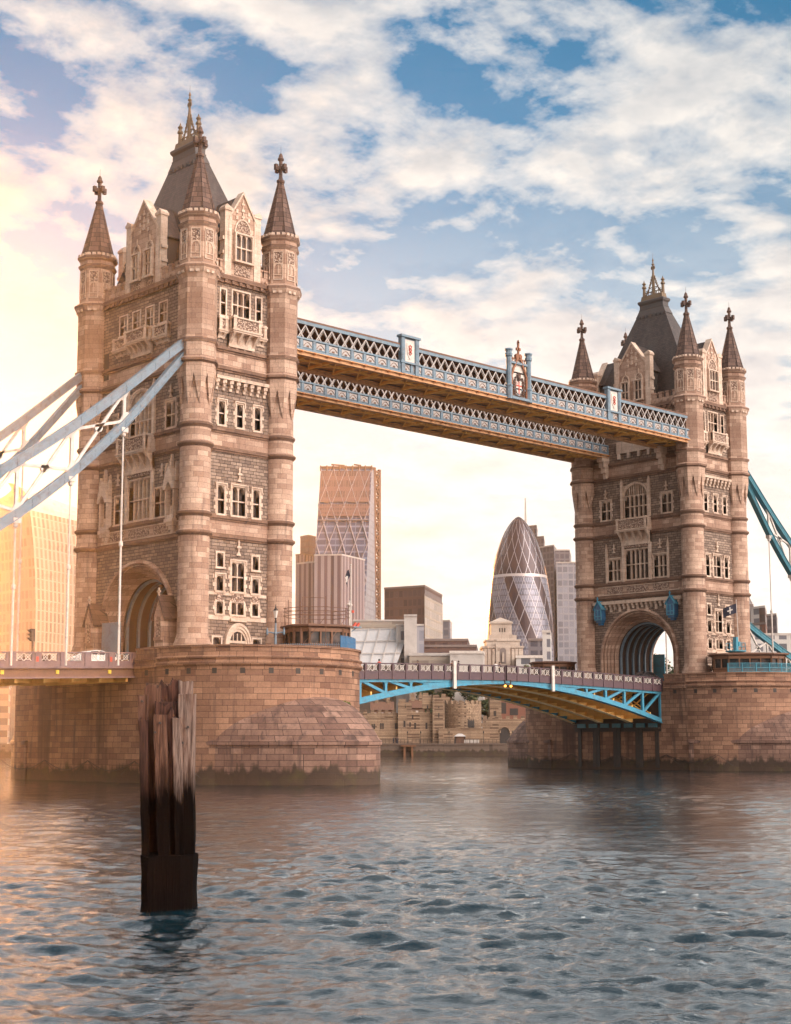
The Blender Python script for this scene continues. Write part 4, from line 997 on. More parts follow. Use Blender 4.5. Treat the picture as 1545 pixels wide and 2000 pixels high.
def build_leaf(name, label, sgn):
    xh = 41.13-sgn*30.48; xe = 41.13-sgn*0.04                        # hinge end, tip end
    root = thing(name, label, 'bascule', (xh, 0, 10.2)); loc = (-xh, 0, -10.2)
    N = 16; X = [xh+(xe-xh)*k/N for k in range(N+1)]
    for y in (-7.2, -2.5, 2.5, 7.2):
        mb = MB(); w = 0.42; fl = MB()
        for xa, xb in zip(X, X[1:]):
            za, zb = chord_z(xa), chord_z(xb)
            mb.prism([(xa, y-w/2, za), (xb, y-w/2, zb), (xb, y-w/2, min(zb+0.55, rail_z(xb)-1.9)), (xa, y-w/2, min(za+0.55, rail_z(xa)-1.9))], (0, w, 0))
            fl.prism([(xa, y-w*0.9, za-0.08), (xb, y-w*0.9, zb-0.08), (xb, y-w*0.9, zb), (xa, y-w*0.9, za)], (0, w*1.8, 0))
        for k in range(0, N-3, 2):
            x = X[k]; zt = rail_z(x)-1.75; zb = chord_z(x)+0.3
            if zt-zb < 0.5: continue
            mb.bar((x, y, zb), (x, y, zt), 0.3, 0.34)
            x2 = X[k+2]; mb.bar((X[k], y, zt-0.05) if True else None, (x2, y, chord_z(x2)+0.4), 0.28, 0.3)
            for q in (0.3,): mb.prism([(x-0.5, y-0.12, zt), (x+0.5, y-0.12, zt), (x+0.15, y-0.12, zt-0.6), (x-0.15, y-0.12, zt-0.6)], (0, 0.24, 0))
        for xa, xb in zip(X, X[1:]): mb.prism([(xa, y-0.25, rail_z(xa)-2.05), (xb, y-0.25, rail_z(xb)-2.05), (xb, y-0.25, rail_z(xb)-1.7), (xa, y-0.25, rail_z(xa)-1.7)], (0, 0.5, 0))
        for xa, xb in zip(X[9:], X[10:]):                            # solid web near the tip
            mb.prism([(xa, y-0.06, chord_z(xa)), (xb, y-0.06, chord_z(xb)), (xb, y-0.06, rail_z(xb)-1.8), (xa, y-0.06, rail_z(xa)-1.8)], (0, 0.12, 0))
        gd = mb.obj('girder', M_blue2 if abs(y) > 5 else M_ochre, root, loc=loc)
        fl.obj('bottom_flange', M_blue2 if y < -5 else M_flange, gd)
    for k in range(1, N):
        x = X[k]; z = chord_z(x)+0.15; mb = MB()
        mb.box(x-0.1, x+0.1, -7.0, 7.0, z, min(z+0.75, rail_z(x)-1.8))
        mb.box(x-0.24, x+0.24, -7.0, 7.0, z-0.06, z)
        for y0, y1 in ((-7, -2.5), (-2.5, 2.5), (2.5, 7)):
            if rail_z(x)-1.8-z > 1.6: mb.bar((x, y0, z+0.5), (x, y1, rail_z(x)-1.9), 0.14, 0.14); mb.bar((x, y1, z+0.5), (x, y0, rail_z(x)-1.9), 0.14, 0.14)
        mb.obj('cross_frame', M_ochre, root, loc=loc)
    mb = MB()
    for xa, xb in zip(X, X[1:]):
        mb.prism([(xa, -7.3, rail_z(xa)-1.7), (xb, -7.3, rail_z(xb)-1.7), (xb, -7.3, rail_z(xb)-1.25), (xa, -7.3, rail_z(xa)-1.25)], (0, 14.6, 0))
    mb.obj('road_deck', M_asphalt, root, loc=loc)
    mb = MB()
    for k in range(N):
        xa, xb = X[k], X[k+1]
        for y in (-5.9, -4.5, -1.2, 0.2, 1.2, 4.5, 5.9): mb.prism([(xa, y-0.1, rail_z(xa)-2.0), (xb, y-0.1, rail_z(xb)-2.0), (xb, y-0.1, rail_z(xb)-1.7), (xa, y-0.1, rail_z(xa)-1.7)], (0, 0.2, 0))
    mb.obj('deck_stringer', M_ochre, root, loc=loc)
    for s in (-1, 1):
        yf = s*7.55; mb = MB(); mws = []
        P = 15
        for k in range(P+1):
            x = xh+(xe-xh)*k/P; z = rail_z(x)
            mb.box(x-0.14, x+0.14, yf-0.14, yf+0.14, z-1.75, z+0.03)
            if k < P:
                x2 = xh+(xe-xh)*(k+1)/P; z2 = rail_z(x2)
                for a, b, t in ((-0.1, 0.02, 0.13), (-1.0, -0.86, 0.1), (-1.75, -0.98, 0.07)):
                    mb.prism([(x, yf-t, z+a), (x2, yf-t, z2+a), (x2, yf-t, z2+b), (x, yf-t, z+b)], (0, 2*t, 0))
                xl, xr = min(x, x2)+0.2, max(x, x2)-0.2
                mw = MB(); mws.append(mw); pierced(mw, Fr((0, yf, 0), (1, 0, 0), (0, -1, 0)), xl, xr, (z+z2)/2-0.86, (z+z2)/2-0.1, -0.03, 0.03)
        o = mb.obj('parapet', M_plum, root, loc=loc)
        for mw in mws: mw.obj('pierced_panel', M_white, o)
    return root

# ------------------------------------------------------------------ approach spans and suspension chains
def ap_z(d): return 12.18-0.033*(d-9.4)                              # parapet top, d metres from the tower centre
def build_approach(name, label, x0, sgn):
    d0, d1 = 10.7, 62.0
    root = thing(name, label, 'road span', (x0+sgn*d0, 0, 10.6)); loc = (-x0-sgn*d0, 0, -10.6)
    px = lambda d: x0+sgn*d
    def strip(mb, y0, y1, a, b): mb.prism([(px(d0), y0, ap_z(d0)+a), (px(d1), y0, ap_z(d1)+a), (px(d1), y0, ap_z(d1)+b), (px(d0), y0, ap_z(d0)+b)], (0, y1-y0, 0))
    mb = MB(); strip(mb, -7.2, 7.2, -1.6, -1.15); mb.obj('road_deck', M_asphalt, root, loc=loc)
    for s in (-1, 1):
        yf = s*7.5; mb = MB(); mws = []; n = 20
        for a, b, t in ((-0.12, 0.0, 0.16), (-0.95, -0.82, 0.12), (-1.3, -0.95, 0.09)): strip(mb, yf-t, yf+t, a, b)
        mrs = []
        for k in range(n):
            da, db = d0+(d1-d0)*k/n, d0+(d1-d0)*(k+1)/n; z = ap_z((da+db)/2)
            mb.box(*sorted((px(da)-0.22, px(da)+0.22)), yf-0.15, yf+0.15, z-1.3, z+0.02)
            mb.box(*sorted((px(da+0.22), px(da+0.5))), yf-0.06, yf+0.06, z-0.9, z-0.1); mb.box(*sorted((px(db-0.5), px(db-0.22))), yf-0.06, yf+0.06, z-0.9, z-0.1)
            a, b = sorted((px(da+0.5), px(db-0.5)))
            mw = MB(); mws.append(mw); pierced(mw, Fr((0, yf, 0), (1, 0, 0), (0, -1, 0)), a, b, z-0.82, z-0.12, -0.03, 0.03)
            if k % 3 == 1: mr = MB(); mrs.append(mr); mr.box(px(da)-0.12, px(da)+0.12, yf-0.17, yf+0.17, z-0.85, z-0.4)
        o = mb.obj('parapet', M_lav, root, loc=loc); [q.obj('pierced_panel', M_white, o) for q in mws]; [q.obj('red_shield', M_red, o) for q in mrs]
        mb = MB(); strip(mb, yf-0.1, yf+0.1, -2.25, -1.35); mb.obj('web_plate', M_brown, root, loc=loc)
        mb = MB(); strip(mb, yf-0.35, yf+0.35, -1.5, -1.32); strip(mb, yf-0.35, yf+0.35, -2.4, -2.25); mb.obj('flange', M_lav, root, loc=loc)
        for d in (13.4, 18.9, 24.4, 29.9, 35.4): mb = MB(); mb.box(px(d)-0.15, px(d)+0.15, yf-0.2, yf+0.2, ap_z(d)-2.0, ap_z(d)-1.65); mb.obj('hanger_plate', M_yellow, root, loc=loc)
    mb = MB()
    for y in (-5, -2.5, 0, 2.5, 5): strip(mb, y-0.14, y+0.14, -2.7, -1.6)
    for k in range(18):
        d = d0+0.5+k*2.9; mb.box(px(d)-0.12, px(d)+0.12, -7.2, 7.2, ap_z(d)-2.75, ap_z(d)-2.2)
    mb.obj('under_girder', M_ochre, root, loc=loc)
    return root
TOPC = [(5.4, 43.6), (6.7, 42.65), (13.1, 37.0), (19.0, 32.25), (26.1, 27.25), (36, 22.0), (48, 17.4), (60, 14.5)]
LOWC = [(5.4, 42.7), (6.6, 41.5), (13.3, 33.35), (18.9, 27.95), (24.5, 23.55), (26.0, 22.45), (36, 16.6), (48, 13.6), (60, 12.6)]
def interp(C, d):
    for (a, za), (b, zb) in zip(C, C[1:]):
        if a <= d <= b: return za+(zb-za)*(d-a)/(b-a)
    return C[-1][1]
def smooth_curve(C):
    ds = np.linspace(C[0][0], 58, 34); zs = np.array([interp(C, d) for d in ds])
    for _ in range(3): zs[1:-1] = (zs[:-2]+2*zs[1:-1]+zs[2:])/4
    return list(zip(ds, zs))
def build_chain(name, label, x0, sgn, y, mats):
    root = thing(name, label, 'suspension chain', (x0+sgn*58, y, 12)); loc = (-x0-sgn*58, -y, -12)
    px = lambda d: x0+sgn*d
    T, L = smooth_curve(TOPC), smooth_curve(LOWC)
    for nm, C in (('top_chord', T), ('bottom_chord', L)):
        mb = MB()
        for (w, a, b) in ((0.5, -0.42, 0.42), (0.74, 0.42, 0.52), (0.74, -0.52, -0.42), (0.6, -0.05, 0.05)):
            rings = []
            for d, z in C: rings.append([(px(d), y-w/2, z+a), (px(d), y+w/2, z+a), (px(d), y+w/2, z+b), (px(d), y-w/2, z+b)])
            mb.loft(rings)
        for k in range(1, len(C)-1):                                # riveted cover plates
            d, z = C[k]; mb.box(px(d)-0.06, px(d)+0.06, y-0.3, y+0.3, z-0.44, z+0.44)
        mb.obj(nm, mats[0], root, loc=loc)
    zt = lambda d: float(np.interp(d, [q[0] for q in T], [q[1] for q in T])); zl = lambda d: float(np.interp(d, [q[0] for q in L], [q[1] for q in L]))
    nodes = [13.5, 19.0, 24.45, 29.9, 35.4, 41.0, 46.5, 52]
    for i, d in enumerate(nodes):
        mb = MB(); zz0, zz1 = zl(d)+0.4, zt(d)-0.4
        if zz1-zz0 > 0.3:
            mb.bar((px(d), y, zz0), (px(d), y, zz1), 0.26, 0.3)
            mb.prism([(px(d-0.7), y-0.1, zt(d-0.7)-0.4), (px(d+0.7), y-0.1, zt(d+0.7)-0.4), (px(d), y-0.1, zt(d)-1.2)], (0, 0.2, 0)); mb.prism([(px(d-0.7), y-0.1, zl(d-0.7)+0.4), (px(d+0.7), y-0.1, zl(d+0.7)+0.4), (px(d), y-0.1, zl(d)+1.2)], (0, 0.2, 0))
        if i+1 < len(nodes):
            d2 = nodes[i+1]
            mb.bar((px(d), y, zl(d)+0.3), (px(d2), y, zt(d2)-0.3), 0.24, 0.26); mb.bar((px(d), y, zt(d)-0.3), (px(d2), y, zl(d2)+0.3), 0.24, 0.26)
            dm = (d+d2)/2; zm = (zl(d)+zt(d)+zl(d2)+zt(d2))/4
            F = Fr((0, y, 0), (1, 0, 0), (0, -1, 0)); mb.fprism(F, [(px(dm)+0.45*math.cos(t), zm+0.45*math.sin(t)) for t in [math.pi*k/4 for k in range(8)]], -0.12, 0.12)
        mb.obj('web_brace', mats[1], root, loc=loc)
        if d < 40:
            mb = MB(); zb = ap_z(d)-0.1; zj = zb+(zl(d)-zb)*0.47
            mb.tube([(px(d), y, zl(d)-0.5), (px(d), y, zj)], 0.085, 8); mb.tube([(px(d), y, zj), (px(d), y, zb-1.2)], 0.11, 8); mb.lathe(px(d), y, [(0.11, zj-0.25), (0.2, zj-0.15), (0.2, zj+0.15), (0.11, zj+0.25)], 8)
            mb.lathe(px(d), y, [(0.12, zl(d)-1.2), (0.24, zl(d)-1.1), (0.24, zl(d)-0.8), (0.14, zl(d)-0.75)], 8); mb.box(px(d)-0.35, px(d)+0.35, y-0.32, y+0.32, zl(d)-0.8, zl(d)-0.35)
            mb.obj('hanger', mats[1], root, loc=loc)
    return root

# ------------------------------------------------------------------ far city, castle and quay (metres, in a frame square to the north bank)
fh = Vector((math.sin(YAW), math.cos(YAW), 0)); rh = Vector((math.cos(YAW), -math.sin(YAW), 0))
HY = 1446.0
def Q(px, d):                                       # plan position of a photo column at distance d
    p = at(px, HY, d); return Vector((p.x, p.y, 0))
def zof(py, d): return EYE.z+(HY-py)*d/FPX
GZ = 3.05
def put_block(mb, plan, top, base=GZ, roof=True):
    """upright block: plan = [(x, y)], top = one height or a height per corner; uv in metres"""
    n = len(plan); T = top if isinstance(top, (list, tuple)) else [top]*n
    area = sum(plan[i].x*plan[(i+1) % n].y-plan[(i+1) % n].x*plan[i].y for i in range(n))
    idx = range(n); u = 0
    for i in idx:
        j = (i+1) % n; a, b = plan[i], plan[j]; L = (b-a).length
        P = [(a.x, a.y, base), (b.x, b.y, base), (b.x, b.y, T[j]), (a.x, a.y, T[i])]; U = [(u, base), (u+L, base), (u+L, T[j]), (u, T[i])]
        if area < 0: P = P[::-1]; U = U[::-1]
        mb.poly(*P, uv=U); u += L
def put_roof(mb, plan, top, t=0.8, grow=0.3):
    n = len(plan); T = top if isinstance(top, (list, tuple)) else [top]*n
    c = sum(plan, Vector((0, 0, 0)))/n
    pl = [p+(p-c).normalized()*grow for p in plan]
    mb.prism([(p.x, p.y, z) for p, z in zip(pl, T)], (0, 0, t))
def city(name, label, cat, spec, ref):
    """spec: list of (columns [(px, d)], row of the top, material, roof material)"""
    r = Q(*ref); root = thing(name, label, cat, (r.x, r.y, GZ))
    for plan, yt, m, rm in spec:
        pts = [Q(*q) for q in plan]; z = zof(yt, plan[0][1]) 
        mb = MB(); put_block(mb, pts, z); mb.obj('wall', m, root, loc=(-r.x, -r.y, -GZ))
        mb = MB(); put_roof(mb, pts, z); mb.obj('roof', rm, root, loc=(-r.x, -r.y, -GZ))
    return root, (-r.x, -r.y, -GZ)
FA_grey = facade('grey_curtain_wall', (0.17, 0.155, 0.175), (0.05, 0.045, 0.06), 3.0, 4.0, 0.25, 0.3)
FA_stripe = facade('striped_stone_piers', (0.32, 0.265, 0.27), (0.08, 0.05, 0.06), 3.4, 200.0, 0.5, 0.0)
FA_brown = facade('bronze_office_glass', (0.13, 0.075, 0.065), (0.055, 0.03, 0.03), 2.2, 3.8, 0.2, 0.3)
FA_tan = facade('tan_office_grid', (0.40, 0.33, 0.27), (0.24, 0.19, 0.16), 5.5, 3.8, 0.12, 0.25)
FA_pale = facade('pale_glass_tower', (0.32, 0.31, 0.34), (0.16, 0.16, 0.19), 3.2, 4.0, 0.2, 0.25)
FA_wedge = facade('wedge_glass', (0.18, 0.205, 0.28), (0.035, 0.045, 0.085), 6.0, 4.1, 0.07, 0.28, vary=0.5)
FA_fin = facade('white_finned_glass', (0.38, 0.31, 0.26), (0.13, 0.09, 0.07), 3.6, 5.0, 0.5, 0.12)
FA_dfin = facade('shaded_finned_glass', (0.30, 0.28, 0.27), (0.14, 0.12, 0.12), 3.6, 5.0, 0.35, 0.25)  # greyer finned glass; the left face's shade is put into its colour
FA_white = facade('white_offices', (0.55, 0.52, 0.50), (0.10, 0.10, 0.12), 4.0, 4.0, 0.35, 0.35)
FA_brick = facade('dark_brick_house', (0.22, 0.09, 0.06), (0.06, 0.04, 0.035), 2.4, 3.2, 0.55, 0.5)
M_glassroof = paint('pale_sloping_glass', (0.52, 0.50, 0.50), rough=0.25, dirt=0.25, dcol=(0.33, 0.30, 0.29), sc=0.15)
M_concrete = paint('pale_concrete', (0.50, 0.45, 0.42), rough=0.8, sc=0.2)
M_roofgrey = paint('roof_grey', (0.20, 0.16, 0.15), rough=0.8, sc=0.2)

def build_city():
    # bulging tower, far left
    r = Q(60, 700); root = thing('bulging_tower', 'tall glass tower flaring wider towards a rounded top behind the left suspension chains', 'skyscraper', (r.x, r.y, GZ)); lc = (-r.x, -r.y, -GZ)
    lv = [(1300, 64), (1240, 63), (1180, 62), (1120, 59), (1060, 54), (1020, 49), (1000, 46), (990, 45)]
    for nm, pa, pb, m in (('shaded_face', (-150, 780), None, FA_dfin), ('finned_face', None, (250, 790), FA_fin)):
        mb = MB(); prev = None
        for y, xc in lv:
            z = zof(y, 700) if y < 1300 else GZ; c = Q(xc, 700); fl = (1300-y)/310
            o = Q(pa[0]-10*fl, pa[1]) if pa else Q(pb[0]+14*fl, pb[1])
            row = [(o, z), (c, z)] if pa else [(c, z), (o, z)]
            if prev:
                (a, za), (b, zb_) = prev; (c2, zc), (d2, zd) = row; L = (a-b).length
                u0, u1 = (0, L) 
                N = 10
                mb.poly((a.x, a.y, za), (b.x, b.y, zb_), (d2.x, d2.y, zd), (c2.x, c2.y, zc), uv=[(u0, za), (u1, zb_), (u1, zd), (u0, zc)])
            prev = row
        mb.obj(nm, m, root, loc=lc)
    mb = MB(); zt = zof(990, 700)
    A = [Q(-160, 780), Q(45, 700), Q(265, 790), Q(60, 890)]; cc = sum(A, Vector((0, 0, 0)))/4
    rings = []
    ax = (A[2]-A[0]).normalized()                                    # the roof is a barrel that curves down at both ends of the long front
    for k in range(9):
        q = k/8; s = math.cos(q*math.pi/2*0.97); rings.append([tuple(cc+(p-cc)-ax*((p-cc).dot(ax)*(1-s))+Vector((0, 0, zt+13*math.sin(q*math.pi/2)))) for p in A])
    mb.loft(rings); mb.obj('roof', M_concrete, root, loc=lc)
    mb = MB(); p = Q(20, 740); mb.bar((p.x, p.y, zt+6), (p.x, p.y, zt+13), 0.6); q2 = Q(62, 735); mb.bar((p.x, p.y, zt+13), (q2.x, q2.y, zt+11.5), 0.5); mb.obj('roof_crane', M_dark, root, loc=lc)
    # wedge tower under construction
    r = Q(680, 900); root = thing('wedge_tower', 'tall wedge-shaped glass tower with a sloping front and unfinished lattice top', 'skyscraper', (r.x, r.y, GZ)); lc = (-r.x, -r.y, -GZ)
    zt = zof(907, 925)
    FL0, FR0, BR0, BL0 = Q(592, 880), Q(700, 880), Q(738, 935), Q(640, 990)
    FL1, FR1, BR1, BL1 = Q(624, 925), Q(726, 925), Q(733, 935), Q(650, 990)
    mb = MB()
    def quad(a, b, c, d, za=GZ, zb=zt):
        L = (b-a).length; mb.poly((a.x, a.y, za), (b.x, b.y, za), (c.x, c.y, zb), (d.x, d.y, zb), uv=[(0, za), (L, za), (L, zb), (0, zb)])
    quad(FL0, FR0, FR1, FL1); mb.obj('sloping_front', FA_wedge, root, loc=lc)
    mb = MB(); quad(FR0, BR0, BR1, FR1); quad(BL0, FL0, FL1, BL1); quad(BR0, BL0, BL1, BR1); mb.obj('side_face', FA_pale, root, loc=lc)
    mb = MB(); L3 = lambda a, b, t: a+(b-a)*t
    P3 = lambda u, v: (lambda q: (q.x, q.y, GZ+(zt-GZ)*v))(L3(L3(FL0, FR0, u), L3(FL1, FR1, u), v)-fh*0.8)
    for k in range(7):
        for s in (0, 1):
            for u0, u1 in ((0, .25), (.25, .5), (.5, .75), (.75, 1)):
                a, b = (u0, u1) if (k+s) % 2 else (u1, u0)
                mb.bar(P3(a, k/7), P3(b, (k+1)/7), 0.8, 0.5)
    for v in (0.61, 0.80, 0.235): mb.bar(P3(0, v), P3(1, v), 1.6, 0.6)
    mb.obj('mega_frame', paint('frame_steel', (0.24, 0.22, 0.25), sc=0.1), root, loc=lc)
    mb = MB()
    for k in range(22):
        z0, z1 = GZ+(zt-GZ)*k/22, GZ+(zt-GZ)*(k+1)/22; a, b = Q(731, 932), Q(741, 940)
        mb.bar((a.x, a.y, z0), (b.x, b.y, z1), 1.2); mb.bar((b.x, b.y, z0), (a.x, a.y, z1), 1.2); mb.bar((a.x, a.y, z1), (b.x, b.y, z1), 1.0)
    for q in (Q(731, 932), Q(741, 940)): mb.bar((q.x, q.y, GZ), (q.x, q.y, zt+2), 1.6)
    mb.obj('service_lattice', M_brown, root, loc=lc)
    mb = MB(); put_roof(mb, [FL1, FR1, BR1, BL1], zt, 1.5)
    for k in range(9):
        p = P3(k/8, 0.99); mb.bar(p, (p[0], p[1], p[2]+3.5), 0.6)
    for px0, px1 in ((645, 672), (690, 705)): a, b = Q(px0, 930), Q(px1, 930); mb.bar((a.x, a.y, zt+3.5), (b.x, b.y, zt+2.8), 0.9)
    mb.obj('unfinished_top', M_brown, root, loc=lc)
    mb = MB()
    for v0, v1 in ((0.815, 0.86), (0.87, 0.99)):
        a, b, c, d = P3(0.02, v0), P3(0.98, v0), P3(0.98, v1), P3(0.02, v1); off = -fh*0.3
        mb.poly(*[tuple(Vector(p)+off) for p in (a, b, c, d)], uv=[(0, 0), (90, 0), (90, 12), (0, 12)])
    mb.obj('scaffold_netting', facade('open_floors', (0.20, 0.11, 0.10), (0.09, 0.045, 0.04), 4.5, 4.1, 0.3, 0.4), root, loc=lc)
    city('office_tower', 'dark rounded office tower rising behind the left edge of the wedge tower', 'skyscraper', [([(584, 1000), (600, 992), (615, 1000), (600, 1030)], 1046, FA_brown, M_roofgrey), ([(575, 985), (592, 980), (612, 990), (590, 1010)], 1082, FA_stripe, M_roofgrey)], (595, 1000))
    city('striped_office', 'office tower with tall vertical stone stripes in front of the wedge tower', 'office building', [([(612, 750), (667, 748), (712, 770), (650, 800)], 1083, FA_stripe, M_concrete), ([(577, 760), (612, 752), (616, 790), (580, 800)], 1100, FA_stripe, M_concrete)], (650, 760))
    city('office_block', 'flat-topped brown glass office block with a pale gridded right side', 'office building', [([(751, 610), (831, 600), (865, 640), (780, 660)], 1150, FA_brown, M_roofgrey)], (800, 620))
    # right side of that block is pale
    city('office_annexe', 'narrow pale gridded wing on the right side of the brown glass block', 'office building', [([(830.5, 599), (866, 641), (858, 645), (829, 606)], 1162, FA_tan, M_roofgrey)], (845, 620))
    city('office_slab', 'small pale office slab just right of the brown glass block', 'office building', [([(866, 760), (880, 758), (884, 775), (868, 780)], 1214, FA_pale, M_concrete)], (873, 765))
    # sloping glass building with white piers
    r = Q(760, 440); root = thing('glass_hall', 'low white building with a big sloping glass roof above the bridge railing', 'office building', (r.x, r.y, GZ)); lc = (-r.x, -r.y, -GZ)
    def px3(px, py, d): p = Q(px, d); return Vector((p.x, p.y, zof(py, d)))
    mb = MB()
    mb.prism([px3(*q) for q in ((640, 1300, 432), (774, 1300, 432), (802, 1225, 446), (640, 1232, 446))], fh*1.2); mb.obj('sloping_glass', M_glassroof, root, loc=lc)
    mb = MB()
    for t in (0.0, 0.33, 0.66, 1.0): mb.bar(px3(640, 1300-70*t, 431.3+14*t), px3(774+28*t, 1300-74*t, 431.3+14*t), 0.3)
    for x in (700, 722, 744, 766): mb.bar(px3(x, 1300, 431.3), px3(x+20, 1228, 445.3), 0.22)
    mb.obj('glazing_bar', M_concrete, root, loc=lc)
    spec = ((774, 800, 1222, FA_white, 440), (790, 815, 1203, M_concrete, 436), (815, 829, 1222, FA_pale, 438), (690, 800, 1213, FA_tan, 452))
    for a, b, yt, m, d in spec:
        mb = MB(); put_block(mb, [Q(a, d), Q(b, d), Q(b, d+14), Q(a, d+14)], zof(yt, d)); mb.obj('wall', m, root, loc=lc)
        mb = MB(); put_roof(mb, [Q(a, d), Q(b, d), Q(b, d+14), Q(a, d+14)], zof(yt, d), 0.5); mb.obj('roof', M_concrete, root, loc=lc)
    city('brown_office', 'low brown stepped office block left of the stone memorial tower', 'office building', [([(826, 520), (915, 520), (918, 545), (830, 545)], 1252, FA_brown, M_roofgrey), ([(815, 515), (932, 515), (935, 550), (818, 550)], 1264, FA_brown, M_roofgrey)], (870, 520))
    city('low_roofs', 'low pale flat-roofed buildings just above the bridge railing', 'building', [([(800, 428), (905, 428), (905, 440), (800, 440)], 1281, FA_tan, M_concrete), ([(880, 420), (945, 420), (948, 432), (884, 432)], 1277, M_concrete, M_white), ([(1010, 425), (1062, 425), (1062, 440), (1010, 440)], 1286, FA_white, M_white)], (880, 428))
    # round glass tower
    r = Q(1018, 850); root = thing('round_glass_tower', 'bullet-shaped glass tower with dark spiral bands and diamond panes', 'skyscraper', (r.x, r.y, GZ))
    prof = [(1300, 66), (1252, 66.8), (1204, 64.7), (1170, 61.5), (1140, 57.6), (1110, 52.5), (1085, 46.5), (1068, 41), (1050, 34.5), (1035, 27.5), (1022, 19.5), (1013, 12.5), (1007, 6), (1004.5, 0.4)]
    mb = MB(); n = 72; z0, z1 = GZ, zof(1004.5, 850); rings = []
    fine = []
    for (ya, ra), (yb, rb) in zip(prof, prof[1:]):
        for k in range(3): fine.append((ya+(yb-ya)*k/3, ra+(rb-ra)*k/3))
    fine.append(prof[-1])
    for (ya, ra), (yb, rb) in zip(fine, fine[1:]):
        za, zb_ = (zof(ya, 850) if ya < 1300 else GZ), zof(yb, 850); ka, kb = ra*850/FPX, rb*850/FPX
        for k in range(n):
            t0, t1 = 2*math.pi*k/n, 2*math.pi*(k+1)/n
            mb.poly((ka*math.cos(t0), ka*math.sin(t0), za-GZ), (ka*math.cos(t1), ka*math.sin(t1), za-GZ), (kb*math.cos(t1), kb*math.sin(t1), zb_-GZ), (kb*math.cos(t0), kb*math.sin(t0), zb_-GZ),
                    uv=[(k/n, (za-z0)/(z1-z0)), ((k+1)/n, (za-z0)/(z1-z0)), ((k+1)/n, (zb_-z0)/(z1-z0)), (k/n, (zb_-z0)/(z1-z0))])
    mb.obj('glass_shell', M_gherkin, root, True)
    rt_, lc = city('stepped_tower', 'pale stepped office towers with a thin mast right of the bullet-shaped tower', 'skyscraper',
        [([(1030, 960), (1054, 955), (1056, 980), (1034, 990)], 1026, FA_grey, M_roofgrey), ([(1045, 950), (1068, 945), (1070, 975), (1048, 985)], 1048, FA_grey, M_roofgrey),
         ([(1058, 900), (1088, 890), (1096, 920), (1060, 930)], 1068, FA_grey, M_concrete), ([(1088, 895), (1119, 895), (1122, 930), (1090, 935)], 1073, FA_grey, M_concrete), ([(1092, 860), (1135, 860), (1140, 890), (1095, 895)], 1098, FA_pale, M_concrete)], (1080, 900))
    mb = MB(); p = Q(1032.5, 955); mb.tube([(p.x, p.y, zof(1030, 955)), (p.x, p.y, zof(967, 955))], [0.9, 0.4], 6); mb.obj('mast', M_concrete, rt_, loc=lc)
    # stone memorial building
    r = Q(984, 440); root = thing('stone_tower_building', 'pale stone building with a stepped square tower and an arched niche', 'building', (r.x, r.y, GZ)); lc = (-r.x, -r.y, -GZ)
    F = Fr(r+Vector((0, 0, 0)), rh, -fh); k = 440/FPX; U = lambda px: (px-984)*k; Zf = lambda py: zof(py, 440)
    mb = MB()
    mb.fbox(F, U(945), U(1024), GZ, Zf(1266), -12, 0.0); mb.fbox(F, U(943), U(1026), Zf(1266), Zf(1262), -12.2, 0.4)
    mb.fbox(F, U(952), U(1018), Zf(1262), Zf(1252), -10, -0.6); mb.fbox(F, U(950), U(1020), Zf(1252), Zf(1249), -10.4, -0.3)
    mb.fbox(F, U(958), U(1012), Zf(1249), Zf(1240), -9, -1.2)
    mb.fbox(F, U(962), U(1003), Zf(1240), Zf(1217), -8, -1.6); mb.fbox(F, U(960), U(1005), Zf(1217), Zf(1213.5), -8.4, -1.2); mb.fbox(F, U(960.5), U(1004.5), Zf(1241.5), Zf(1239), -8.3, -1.3)
    for x in (950, 957, 966, 1004, 1011, 1018): mb.fbox(F, U(x)-0.42, U(x)+0.42, GZ, Zf(1268), 0, 0.45)
    mb.fbox(F, U(970), U(998), GZ, Zf(1256), 0, 0.7)
    mb.obj('wall', M_pale, root, loc=lc)
    mb = MB(); P = [(U(984)+0.95*math.cos(t), Zf(1272)+0.95*math.sin(t)) for t in [math.pi*j/10 for j in range(11)]]
    mb.fprism(F, [(U(984)+0.95, Zf(1297))]+P+[(U(984)-0.95, Zf(1297))], 0.7, 0.74); mb.obj('niche', M_roofgrey, root, loc=lc)
    mb = MB(); mb.fbox(F, U(984)-0.3, U(984)+0.3, Zf(1294), Zf(1278), 0.75, 1.1); mb.fbox(F, U(984)-0.16, U(984)+0.16, Zf(1278), Zf(1275), 0.75, 1.05); mb.obj('niche_statue', M_pale, root, loc=lc)
    mb = MB()
    for x in (978, 983, 988): mb.fbox(F, U(x), U(x)+0.35, Zf(1234), Zf(1226), -1.7, -1.56)
    mb.obj('slit_window', M_dark, root, loc=lc)
    mb = MB(); a = [F.p(U(961), Zf(1213.5), -1.4), F.p(U(1004), Zf(1213.5), -1.4), F.p(U(1004), Zf(1213.5), -8.2), F.p(U(961), Zf(1213.5), -8.2)]; c = F.p(U(982.5), Zf(1203), -4.8)
    mb.add(a+[c], [(0, 1, 4), (1, 2, 4), (2, 3, 4), (3, 0, 4)]); mb.obj('roof', M_pale, root, loc=lc)
    city('grey_office', 'small grey office block at the foot of the bullet-shaped tower', 'office building', [([(1034, 470), (1062, 470), (1064, 490), (1036, 490)], 1252, FA_grey, M_roofgrey), ([(1062, 475), (1078, 475), (1080, 490), (1064, 490)], 1236, FA_white, M_concrete)], (1050, 475))
